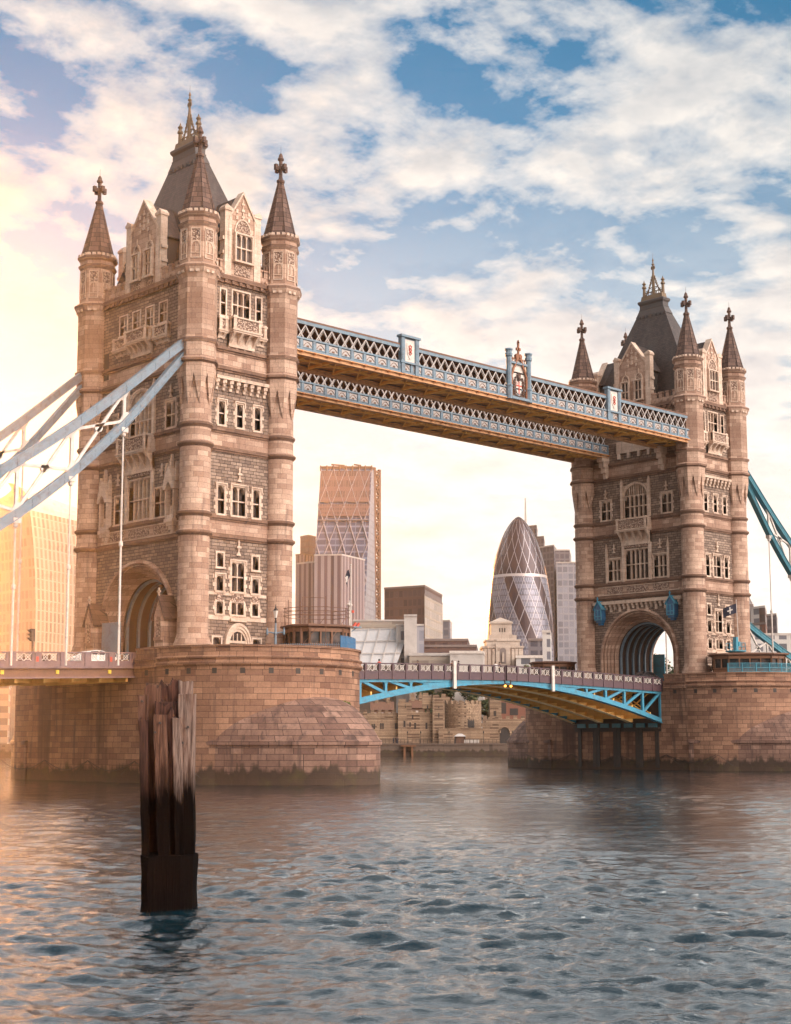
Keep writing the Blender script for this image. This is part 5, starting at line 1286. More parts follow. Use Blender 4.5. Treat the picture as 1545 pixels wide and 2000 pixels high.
    # right of the north tower
    city('dark_stone_office', 'dark brown office tower seen right behind the north stone tower', 'office building', [([(1445, 560), (1472, 555), (1478, 580), (1450, 585)], 1172, FA_brown, M_roofgrey), ([(1470, 556), (1480, 556), (1482, 580), (1472, 580)], 1184, FA_stripe, M_roofgrey)], (1462, 560))
    city('green_glass_office', 'office block with a pale green glass box above a brick base', 'office building', [([(1474, 545), (1503, 540), (1506, 560), (1478, 565)], 1222, FA_brick, M_roofgrey), ([(1474, 545), (1491, 542), (1493, 560), (1478, 565)], 1190, FA_white, M_concrete), ([(1491, 543), (1503, 541), (1506, 560), (1493, 562)], 1188, FA_brown, M_concrete)], (1488, 550))
    city('pale_tower_block', 'pale office tower with slotted windows at the right edge', 'office building', [([(1503, 600), (1525, 595), (1527, 615), (1506, 620)], 1204, FA_grey, M_concrete)], (1514, 600))
    city('long_white_office', 'long low white office building with square windows at the right edge', 'office building', [([(1450, 500), (1700, 500), (1700, 520), (1450, 520)], 1242, FA_white, M_concrete)], (1540, 505))
    city('riverside_offices', 'banded riverside offices at the far left edge of the picture', 'office building', [([(-120, 420), (14, 420), (18, 440), (-116, 440)], 1338, facade('banded_offices', (0.30, 0.23, 0.18), (0.10, 0.07, 0.06), 60, 3.4, 0.02, 0.45), M_concrete)], (-20, 425))

def crenel(mb, F, a, b, z, d0, d1, w=0.9, h=0.8):
    n = max(1, int((b-a)/(2*w)))
    p = (b-a)/n
    for k in range(n): mb.fbox(F, a+k*p+p*0.05, a+k*p+p*0.55, z, z+h, d0, d1)
def build_castle():
    dist = 388.0; k = dist/FPX; o = Q(CXP, dist)
    F = Fr(o, rh, -fh); U = lambda px: (px-CXP)*k; Zf = lambda py: zof(py, dist)
    def wallthing(name, label, cat, x0, x1, yt, d, thick, slits=(), crn=True, band=None, extra=None, mat=None):
        c = F.p(U((x0+x1)/2), GZ, d); root = thing(name, label, cat, tuple(c)); lc = tuple(-c)
        mb = MB(); zt = Zf(yt); mb.fbox(F, U(x0), U(x1), GZ, zt-(0.8 if crn else 0), d-thick, d)
        if crn: crenel(mb, F, U(x0), U(x1), zt-0.8, d-0.5, d)
        mb.obj('wall', mat or M_castle, root, loc=lc)
        if band:
            mb = MB(); mb.fbox(F, U(x0)-0.02, U(x1)+0.02, Zf(band), Zf(band)+0.25, d-thick+0.1, d+0.12); mb.obj('string_course', M_castle, root, loc=lc)
        for (sx, sy, sw, sh) in slits:
            mb = MB(); mb.fbox(F, U(sx)-sw/2, U(sx)+sw/2, Zf(sy), Zf(sy)+sh, d-0.2, d+0.03); mb.obj('arrow_slit', M_dark, root, loc=lc)
        if extra: extra(root, lc, d)
        return root
    wallthing('curtain_wall', 'long crenellated castle wall with narrow slits left of the square turret', 'castle wall', 640, 779, 1387, 0.0, 2.2, [(727, 1424, 0.4, 1.3), (731, 1424, 0.4, 1.3), (744, 1424, 0.4, 1.5), (748, 1424, 0.4, 1.5), (773, 1424, 0.4, 1.5), (776, 1424, 0.4, 1.5)], band=1402)
    wallthing('wall_turret', 'square castle turret with crenellations standing left of the twin turret', 'castle tower', 777.5, 804.5, 1366, 1.2, 4.0, [(790, 1420, 0.5, 1.6), (801, 1420, 0.4, 1.2), (792, 1383, 0.3, 0.8)], band=1380)
    wallthing('inner_wall', 'short crenellated castle wall between the two turrets', 'castle wall', 804.5, 847, 1386, 0.1, 2.2, [(811, 1424, 0.5, 1.6), (833, 1424, 0.5, 1.6), (806, 1405, 0.4, 1.2)], band=1397)
    def twin(root, lc, d):
        mb = MB(); mb.fbox(F, U(825), U(847), Zf(1384), Zf(1360), d-4.5, d-0.8); crenel(mb, F, U(825), U(847), Zf(1360), d-1.4, d-0.8); mb.obj('side_turret', M_castle, root, loc=lc)
        mb = MB(); P = [(U(834), Zf(1384)), (U(834), Zf(1380)), (U(835.3), Zf(1377)), (U(836.6), Zf(1380)), (U(836.6), Zf(1384))]; mb.fprism(F, P, d-0.85, d-0.76); mb.obj('arched_window', M_dark, root, loc=lc)
    wallthing('twin_turret', 'tallest square castle turret with a lower crenellated shoulder on its left', 'castle tower', 845, 868.5, 1358, 1.4, 4.0, [(857, 1402, 0.3, 1.2), (857, 1384, 0.25, 0.5)], band=1373, extra=twin)
    wallthing('low_wall', 'low dark-topped castle wall in front of the broad round tower', 'castle wall', 856, 943, 1423, 2.6, 0.9, crn=False, band=1425)
    # broad round tower with three lancets
    c = F.p(U(905), GZ, -7.2); root = thing('round_castle_tower', 'broad round castle tower of rough stone with three tall lancets', 'castle tower', tuple(c))
    mb = MB(); R = 39*k; zt = Zf(1368)-GZ; mb.lathe(0, 0, [(R+0.15, 0), (R, 1.5), (R, zt-0.9)], 32)
    for j in range(20):
        a = 2*math.pi*j/20; mb.add([(rr*math.cos(a+da), rr*math.sin(a+da), z) for z in (zt-0.9, zt) for rr, da in ((R, 0), (R, 0.18), (R-0.5, 0.18), (R-0.5, 0))], [(0,3,2,1),(4,5,6,7),(0,1,5,4),(1,2,6,5),(2,3,7,6),(3,0,4,7)])
    mb.obj('wall', M_castle, root)
    for px in (917, 921.5, 926):
        x = U(px)-U(905); y = math.sqrt(R*R-x*x); base = Vector((rh*x-fh*y)); n = base.normalized(); Fl = Fr(base, (-n.y, n.x, 0), n)
        mb = MB(); z = Zf(1421)-GZ; mb.fprism(Fl, [(-0.3, z), (0.3, z), (0.3, z+1.6), (0, z+2.2), (-0.3, z+1.6)], -0.3, 0.05); mb.obj('lancet', M_dark, root)
    def gate(root, lc, d):
        mb = MB(); P = []
        for t in [j/12 for j in range(13)]:
            u = 985+10*math.cos(math.pi*t); P.append((U(u), Zf(1432)+1.6*math.sin(math.pi*t)**0.8))
        mb.fprism(F, [(U(995), GZ)]+P+[(U(975), GZ)], d-0.3, d+0.04); o = mb.obj('gate_arch', M_dark, root, loc=lc)
        mb = MB()
        for a, b in zip(P, P[1:]): mb.bar(F.p(*a, d+0.1), F.p(*b, d+0.1), 0.4, 0.3)
        mb.obj('arch_moulding', M_castle, root, loc=lc)
        mb = MB()
        for j, x in enumerate((943, 950, 957)): mb.fbox(F, U(x-4), U(x+4), Zf(1420), Zf(1416-6*j)+0.4, d-0.9, d+0.05)
        mb.obj('stepped_parapet', M_castle, root, loc=lc)
    wallthing('gate_wall', 'castle gate wall with a dark pointed arch right of the round tower', 'castle gate', 943, 1075, 1399, 1.8, 2.0, crn=True, extra=gate)
    wallthing('inner_tower', 'taller grey castle tower with a small arched window behind the gate wall', 'castle tower', 962, 985, 1352, -9.0, 5.0, [(972, 1398, 0.7, 1.3)], band=1372)
    wallthing('timber_house', 'dark castle house with broad windows behind the gate wall', 'house', 985, 1050, 1365, -12.0, 6.0, [(991, 1393, 1.4, 3.0), (1012, 1396, 2.2, 1.8)], crn=False, mat=FA_brick)
    wallthing('chapel_tower', 'pale crenellated castle tower behind the top of the round tower', 'castle tower', 866, 884, 1352, -16.0, 4.0)
    # red brick houses behind the curtain wall
    for i, (x0, x1, yt, lab) in enumerate(((722, 770, 1374, 'dark red brick house with chimneys behind the long castle wall'), (800, 832, 1370, 'dark brick house behind the short castle wall'))):
        c = F.p(U((x0+x1)/2), GZ, -12); root = thing('brick_house', lab, 'house', tuple(c)); lc = tuple(-c); zt = Zf(yt)
        mb = MB(); mb.fbox(F, U(x0), U(x1), GZ, zt-1.5, -17, -12); mb.obj('wall', M_brown, root, loc=lc)
        mb = MB(); mb.prism([F.p(U(x0), zt-1.5, -11.7), F.p(U(x0), zt-1.5, -17.3), F.p(U(x0), zt+0.8, -14.5)], rh*(U(x1)-U(x0))); mb.obj('roof', M_red if False else M_brown, root, loc=lc)
        mb = MB()
        for q in (0.25, 0.75): mb.fbox(F, U(x0)+(U(x1)-U(x0))*q-0.5, U(x0)+(U(x1)-U(x0))*q+0.5, zt, zt+2.2, -15, -14); mb.fbox(F, U(x0)+(U(x1)-U(x0))*q-0.25, U(x0)+(U(x1)-U(x0))*q+0.25, zt+2.2, zt+2.7, -14.8, -14.2)
        mb.obj('chimney', M_castle, root, loc=lc)
        mb = MB()
        for q in (0.2, 0.5, 0.8): mb.fbox(F, U(x0)+(U(x1)-U(x0))*q-0.4, U(x0)+(U(x1)-U(x0))*q+0.4, zt-3.6, zt-2.2, -12.05, -11.9)
        mb.obj('window', M_white, root, loc=lc)
    # quay wall
    dq = 372.8; oq = Q(CXP, dq); FQ = Fr(oq, rh, -fh); kq = dq/FPX; UQ = lambda px: (px-CXP)*kq
    root = thing('quay_wall', 'long dark stone river wall below the castle with a tide line', 'river wall', tuple(oq)); lc = tuple(-oq)
    mb = MB(); mb.fbox(FQ, -900, 900, -2, GZ-0.25, -1.5, 0); mb.fbox(FQ, -900, 900, GZ-0.25, GZ+0.08, -1.8, 0.25); mb.fbox(FQ, -900, 900, -2, 0.9, 0, 0.6); mb.obj('wall', M_quay, root, loc=lc)
    mb = MB(); a, b = UQ(700), UQ(1075); n = 50
    for q in range(n+1): x = a+(b-a)*q/n; mb.fbox(FQ, x-0.05, x+0.05, GZ, GZ+1.1, -0.6, -0.5)
    for z in (0.35, 0.7, 1.05): mb.fbox(FQ, a, b, GZ+z-0.03, GZ+z+0.03, -0.58, -0.52)
    mb.obj('railing', M_dark, root, loc=lc)
    mb = MB()
    for x in (790, 805): mb.fbox(FQ, UQ(x)-0.25, UQ(x)+0.25, -1, GZ-0.6, 0.3, 1.2)
    mb.fbox(FQ, UQ(783), UQ(812), GZ-0.7, GZ-0.35, 0, 1.4); mb.obj('landing_stage', M_wood, root, loc=lc)
    # kiosk, barriers, quay lamps
    c = FQ.p(UQ(900), GZ, -4); root = thing('kiosk', 'small dark kiosk with a pale hipped roof on the quay', 'kiosk', tuple(c))
    mb = MB(); w = 12*kq
    for sx in (-1, 1):
        for sy in (-1, 1): mb.bar(rh*sx*w*0.8+fh*sy*1.0+Vector((0, 0, 0)), rh*sx*w*0.8+fh*sy*1.0+Vector((0, 0, 1.9)), 0.15)
    mb.obj('post', M_dark, root)
    mb = MB(); mb.prism([rh*-w*0.7+fh*-0.9, rh*w*0.7+fh*-0.9, rh*w*0.7+fh*0.9, rh*-w*0.7+fh*0.9], (0, 0, 1.75)); mb.obj('booth', M_brown, root)
    mb = MB(); a = [rh*-w-fh*1.4, rh*w-fh*1.4, rh*w+fh*1.4, rh*-w+fh*1.4]; a = [v+Vector((0, 0, 1.8)) for v in a]; t1, t2 = rh*-0.5+Vector((0, 0, 2.5)), rh*0.5+Vector((0, 0, 2.5))
    mb.add(a+[t1, t2], [(0, 1, 5, 4), (1, 2, 5), (2, 3, 4, 5), (3, 0, 4), (3, 2, 1, 0)]); mb.obj('roof', M_concrete, root)
    first = None
    for i in range(5):
        c = FQ.p(UQ(910+6*i), GZ, -1.6)
        if first is None:
            first = thing('barrier', 'white crowd barrier in a row beside the quay kiosk', 'barrier', tuple(c), 'white barriers on the quay'); mb = MB()
            mb.bar(rh*-0.35+Vector((0, 0, 0.55)), rh*0.35+Vector((0, 0, 0.55)), 0.05, 0.8); mb.obj('panel', M_white, first)
            mb = MB()
            for s in (-1, 1): mb.bar(rh*s*0.3-fh*0.25, rh*s*0.3+fh*0.25, 0.06); mb.bar(rh*s*0.3, rh*s*0.3+Vector((0, 0, 0.3)), 0.05)
            mb.obj('foot', M_dark, first)
        else: copy_tree(first).location = c
    first = None
    for px in (796, 822, 878, 946, 1003):
        c = FQ.p(UQ(px), GZ, -2.5)
        if first is None:
            first = thing('quay_lamp', 'slim black lamp post on the quay in front of the castle', 'street lamp', tuple(c), 'lamp posts along the quay')
            mb = MB(); mb.tube([(0, 0, 0), (0, 0, 0.6), (0, 0, 2.6)], [0.12, 0.07, 0.05], 6); mb.obj('post', M_dark, first)
            mb = MB(); mb.lathe(0, 0, [(0.08, 2.55), (0.2, 2.95), (0.14, 3.05), (0.02, 3.2)], 6); mb.obj('lantern', M_dark, first)
        else: copy_tree(first).location = c

# ------------------------------------------------------------------ trees
def leaf_cloud(mb, c, rx, ry, rz, n, size, rg):
    for _ in range(n):
        while True:
            p = Vector((rg.uniform(-1, 1), rg.uniform(-1, 1), rg.uniform(-1, 1)))
            if 0.25 < p.length < 1: break
        q = Vector((c[0]+p.x*rx, c[1]+p.y*ry, c[2]+p.z*rz))
        a = Vector((rg.gauss(0, 1), rg.gauss(0, 1), rg.gauss(0, 1))).normalized(); b = a.orthogonal().normalized(); s = size*rg.uniform(0.6, 1.4)
        mb.add([q-a*s, q+b*s*0.6, q+a*s, q-b*s*0.6], [(0, 1, 2, 3)])
def tree(label, base, h, r, mat, seed, group=None, size=0.3, name='tree', n=170):
    rg = random.Random(seed); root = thing(name, label, 'tree', base, group)
    mb = MB(); mb.tube([(0, 0, -0.2), (0.1, 0, h*0.3), (0, 0.1, h*0.75)], [h*0.035, h*0.025, h*0.01], 7)
    cl = []
    for k in range(11):
        a = rg.uniform(0, 6.28); rr = r*rg.uniform(0.15, 0.75); z = h*rg.uniform(0.42, 0.9)
        p = (rr*math.cos(a), rr*math.sin(a), z); cl.append(p); mb.tube([(0, 0, h*rg.uniform(0.25, 0.5)), (p[0]*0.5, p[1]*0.5, z*0.85), p], [h*0.012, h*0.008, h*0.003], 5)
    mb.obj('trunk', M_bark, root)
    mb = MB()
    for p in cl: q = r*rg.uniform(0.3, 0.52); leaf_cloud(mb, p, q, q, q*0.75, n, size, rg)
    mb.obj('crown', mat, root)
    return root

# ------------------------------------------------------------------ small things on the bridge
def person(label, loc, rz, coat, group, h=1.72, arms=((0.2, 0.15), (0.2, 0.15)), trousers=None):
    root = thing('person', label, 'person', loc, group, rz); s = h/1.72
    V, E_, R = [], [], []
    def v(p, r): V.append(Vector(p)*s); R.append(r*s); return len(V)-1
    def chain(start, pts):
        a = start
        for p, r in pts: b = v(p, r); E_.append((a, b)); a = b
        return a
    pel = v((0, 0, 0.95), 0.15)
    chest = chain(pel, [((0, 0.0, 1.12), 0.135), ((0, 0.01, 1.32), 0.16)])
    chain(chest, [((0, 0, 1.45), 0.075), ((0, 0.015, 1.52), 0.06), ((0, 0.03, 1.60), 0.10), ((0, 0.025, 1.66), 0.09)])
    for sx, (fwd, bend) in zip((-1, 1), arms):
        hnd = chain(chest, [((sx*0.19, 0, 1.40), 0.065), ((sx*0.24, fwd*0.3, 1.14), 0.05), ((sx*0.22, fwd+bend, 0.96+bend*0.8), 0.035), ((sx*0.22, fwd+bend+0.07, 0.92+bend*0.9), 0.036)])
        hp_ = V[hnd]/s
        for k in range(4): chain(hnd, [((hp_.x+(k-1.5)*0.018, hp_.y+0.05, hp_.z-0.03), 0.009), ((hp_.x+(k-1.5)*0.02, hp_.y+0.075-abs(k-1.5)*0.006, hp_.z-0.06), 0.008)])
        chain(hnd, [((hp_.x-sx*0.045, hp_.y+0.02, hp_.z-0.02), 0.01), ((hp_.x-sx*0.055, hp_.y+0.045, hp_.z-0.035), 0.008)])
        chain(pel, [((sx*0.1, 0, 0.86), 0.1), ((sx*0.1, 0.02, 0.48), 0.065), ((sx*0.1, -0.02, 0.09), 0.045), ((sx*0.11, 0.12, 0.04), 0.04)])
    me = bpy.data.meshes.new('body'); me.from_pydata([tuple(p) for p in V], E_, [])
    ob = bpy.data.objects.new('body', me); COL.objects.link(ob); ob.parent = root
    sk = ob.modifiers.new('skin', 'SKIN'); me.skin_vertices.new() if not me.skin_vertices else None
    for i, d in enumerate(me.skin_vertices[0].data): d.radius = (R[i], R[i]*0.85); d.use_root = (i == 0)
    ob.modifiers.new('sub', 'SUBSURF').levels = 1
    me.materials.append(M_skin)
    mb = MB(); el = lambda z, a, b: [(a*math.cos(t)*s, b*math.sin(t)*s, z*s) for t in [2*math.pi*k/14 for k in range(14)]]
    mb.loft([el(0.78, 0.21, 0.17), el(0.95, 0.2, 0.165), el(1.15, 0.185, 0.155), el(1.33, 0.225, 0.17), el(1.43, 0.17, 0.12), el(1.48, 0.09, 0.085)])
    for sx, (fwd, bend) in zip((-1, 1), arms): mb.tube([Vector(p)*s for p in ((sx*0.17, 0, 1.41), (sx*0.24, fwd*0.3, 1.14), (sx*0.222, fwd+bend-0.02, 0.975+bend*0.78))], [0.085*s, 0.068*s, 0.05*s], 8)
    mb.obj('coat', coat, root, True)
    mb = MB()
    for sx in (-1, 1): mb.tube([Vector(p)*s for p in ((sx*0.09, 0, 0.92), (sx*0.1, 0.02, 0.48), (sx*0.1, -0.02, 0.08))], [0.125*s, 0.085*s, 0.07*s], 8)
    mb.obj('trousers', trousers or M_trouser, root, True)
    mb = MB(); mb.loft([[(a*math.cos(t)*s, (0.005+b*math.sin(t))*s, z*s) for t in [2*math.pi*k/12 for k in range(12)]] for z, a, b in ((1.55, 0.095, 0.085), (1.62, 0.112, 0.11), (1.69, 0.108, 0.112), (1.74, 0.075, 0.08), (1.765, 0.02, 0.02))]); mb.obj('hair', M_hair, root, True, loc=(0, -0.02*s, 0.005))
    return root
def car(label, loc, rz, body, L=4.3):
    root = thing('car', label, 'car', loc, None, rz)
    side = [(-L/2, 0.35), (-L/2-0.02, 0.75), (-L/2+0.25, 0.95), (-L/2+0.55, 1.0), (-L/2+1.15, 1.42), (-0.1, 1.5), (0.55, 1.44), (1.2, 1.0), (L/2-0.25, 0.88), (L/2, 0.65), (L/2, 0.35)]
    mb = MB(); lay = [(-0.85, 0.9), (-0.8, 1.0), (0.8, 1.0), (0.85, 0.9)]
    rings = []
    for y, k in ((-0.88, 0), (-0.84, 1), (0.84, 1), (0.88, 0)):
        rings.append([(x*(0.985 if not k else 1), y*(1.0 if z < 1.01 else 0.82), z-(0.03 if not k and z > 0.8 else 0)) for x, z in side])
    mb.loft(rings); mb.obj('body', body, root, True)
    mb = MB()
    for s in (-1, 1):
        mb.prism([(x, s*0.82, z) for x, z in ((-L/2+0.75, 1.02), (-L/2+1.22, 1.36), (-0.12, 1.42), (-0.12, 1.02))], (0, s*0.03, 0)); mb.prism([(x, s*0.82, z) for x, z in ((-0.04, 1.02), (-0.04, 1.42), (0.5, 1.37), (1.0, 1.02))], (0, s*0.03, 0))
    mb.add([(1.18, -0.68, 1.03), (1.18, 0.68, 1.03), (0.62, 0.6, 1.44), (0.62, -0.6, 1.44)], [(0, 1, 2, 3)]); mb.obj('window', M_cglass, root)
    for x in (-L/2+0.85, L/2-0.85):
        for s in (-1, 1):
            mb = MB(); mb.loft([[(x+r*math.cos(t), s*y, 0.32+r*math.sin(t)) for t in [2*math.pi*k/16 for k in range(16)]] for r, y in ((0.3, 0.92), (0.32, 0.88), (0.32, 0.7))]); mb.obj('wheel', M_tyre, root)
    for s in (-1, 1):
        mb = MB(); mb.box(L/2-0.06, L/2+0.02, s*0.6-0.16, s*0.6+0.16, 0.62, 0.76); mb.obj('headlight', M_white, root)
    return root
def cabin(name, label, cx, cy, rx, ry, yaw, stonebase):
    z0 = 11.6; root = thing(name, label, 'control cabin', (cx, cy, z0), None, yaw)
    P = [(rx*a, ry*b) for a, b in ((-1, -0.55), (-0.6, -1), (0.6, -1), (1, -0.55), (1, 0.55), (0.6, 1), (-0.6, 1), (-1, 0.55))]
    S = lambda k, z: [(x*k, y*k, z) for x, y in P]
    mb = MB(); mb.loft([S(1, 0), S(1, 1.5), S(1.03, 1.5), S(1.03, 1.62), S(0.96, 1.62)]); mb.obj('base_wall', stonebase, root)
    mb = MB(); mb.loft([S(0.95, 1.6), S(0.95, 3.2)]); mb.obj('window_band', M_cglass, root)
    mb = MB()
    for i in range(8):
        a, b = Vector((*P[i], 0)), Vector((*P[(i+1) % 8], 0)); n = max(2, round((b-a).length/1.25))
        for k in range(n+1):
            p = a+(b-a)*k/n; mb.bar((p.x, p.y, 1.6), (p.x, p.y, 3.2), 0.22 if k in (0, n) else 0.16)
        mb.bar((a.x, a.y, 2.95), (b.x, b.y, 2.95), 0.14, 0.35)
    mb.obj('timber_frame', M_wood, root)
    mb = MB(); mb.loft([S(1.02, 3.15), S(1.13, 3.3), S(1.13, 3.45), S(1.1, 3.5), S(0.6, 3.62), S(0.05, 3.66)]); mb.obj('roof', M_brown, root)
    return root
def lamp_post(label, x, y, z0, mat):
    root = thing('lamp_post', label, 'street lamp', (x, y, z0))
    mb = MB(); mb.lathe(0, 0, [(0.26, 0), (0.26, 0.5), (0.16, 0.7), (0.13, 1.2), (0.11, 2.4), (0.2, 2.5), (0.11, 2.7), (0.09, 3.5)], 8); mb.obj('column', mat, root)
    mb = MB()
    for s in (-1, 1):
        mb.tube([(0, 0, 2.5), rh*s*0.45+Vector((0, 0, 2.62)), rh*s*0.8+Vector((0, 0, 2.6))], 0.07, 6); p = rh*s*0.8; mb.lathe(p.x, p.y, [(0.03, 2.35), (0.1, 2.45), (0.12, 2.75), (0.05, 2.95), (0.02, 3.1)], 6)
    mb.obj('cross_arm', mat, root)
    mb = MB(); mb.lathe(0, 0, [(0.1, 3.5), (0.1, 3.75), (0.05, 3.8), (0.12, 4.0)], 8); mb.lathe(0, 0, [(0.3, 4.72), (0.1, 4.95), (0.05, 5.15), (0.02, 5.35)], 6); mb.obj('lantern_cap', M_dark, root)
    mb = MB(); mb.lathe(0, 0, [(0.12, 4.0), (0.26, 4.7)], 6); mb.obj('lantern_glass', M_white, root)
    return root
def flagpole(label, x, y, z0, z1, mat, lean, droop):
    root = thing('flagpole', label, 'flag', (x, y, z0)); H = z1-z0
    mb = MB(); mb.tube([(0, 0, 0), (lean, 0, H)], [0.07, 0.045], 6); mb.lathe(lean, 0, [(0.03, H-0.02), (0.1, H+0.08), (0.03, H+0.18)], 8); mb.obj('pole', M_white, root)
    mb = MB(); n, m_ = 10, 6; rows = []
    for j in range(m_+1):
        row = []
        for i in range(n+1):
            t = i/n; s = j/m_
            p = -rh*((2.1*t*(1-0.35*droop)) if droop < 0.9 else (0.25+0.3*math.sin(t*2.6)-0.2*s))+fh*(0.16*math.sin(t*7+s*1.5)*t)+Vector((lean, 0, H-0.35-1.25*s*(1 if droop < 0.9 else 0.5)-droop*1.5*t**1.2))
            row.append(p)
        rows.append(row)
    mb.loft(rows, False, False); fl = mb.obj('flag', mat, root, True)
    mb = MB(); c = rows[3][5]; mb.bar(rows[3][3]-fh*0.06, rows[3][7]-fh*0.06, 0.16, 0.03, tuple(fh)); mb.bar(rows[1][5]-fh*0.06, rows[5][5]-fh*0.06, 0.16, 0.03, tuple(fh)); mb.obj('flag_cross', M_white, fl)
    return root
def arc_screen(name, label, x0, c, r, a0, a1, z0, h, mat, rail):
    t = [R_(a0+(a1-a0)*k/8) for k in range(9)]; P = [Vector((r*math.cos(q), c+r*math.sin(q), 0)) for q in t]
    root = thing(name, label, 'railing', (x0+P[0].x, P[0].y, z0)); lc = (-P[0].x, -P[0].y, 0)
    mb = MB()
    for p in P: mb.bar((p.x, p.y, 0), (p.x, p.y, h), 0.1)
    for a, b in zip(P, P[1:]):
        for z in (0.06, h*0.5, h): mb.bar((a.x, a.y, z), (b.x, b.y, z), 0.06)
    mb.obj('rail', rail, root, loc=lc)
    mb = MB()
    for a, b in zip(P, P[1:]):
        for k in range(12):
            p = a+(b-a)*(k+0.5)/12; mb.bar((p.x, p.y, 0.06), (p.x, p.y, h*0.95), 0.05)
    mb.obj('mesh_panel', mat, root, loc=lc)
    return root
def gatehouse(label, x, y):
    root = thing('stone_kiosk', label, 'stone kiosk', (x, y, 11.2)); F = Fr((0, 0, 0), (0, -1, 0), (-1, 0, 0))
    mb = MB(); mb.fbox(F, -0.75, 0.75, 0, 4.6, -1.7, 0); mb.fbox(F, -0.85, 0.85, 0, 0.8, -1.7, 0.12); mb.fprism(F, [(-0.85, 4.6), (0.85, 4.6), (0, 6.5)], -1.7, 0.05)
    mb.fbox(F, -0.62, -0.4, 2.6, 4.7, 0, 0.14); mb.fbox(F, 0.4, 0.62, 2.6, 4.7, 0, 0.14); mb.fbox(F, -0.65, 0.65, 2.3, 2.6, 0, 0.2)
    mb.fprism(F, [(-0.62, 4.6), (0.62, 4.6), (0, 5.6)], 0.05, 0.16)
    mb.obj('wall', M_ashlar, root)
    mb = MB()
    for s in (-1, 1): mb.prism([F.p(0, 6.75, 0.2), F.p(s*1.1, 4.45, 0.2), F.p(s*1.1, 4.25, 0.2), F.p(0, 6.5, 0.2)], (1.95, 0, 0))
    mb.obj('roof', M_spire, root)
    mb = MB(); mb.fbox(F, -0.08, 0.08, 6.6, 7.4, 0, 0.16); mb.fbox(F, -0.26, 0.26, 6.95, 7.12, 0, 0.16); mb.obj('cross', M_trim, root)
    mb = MB(); mb.fbox(F, -0.4, 0.4, 2.6, 4.5, 0.01, 0.04); o = mb.obj('niche', M_carved, root)
    return root
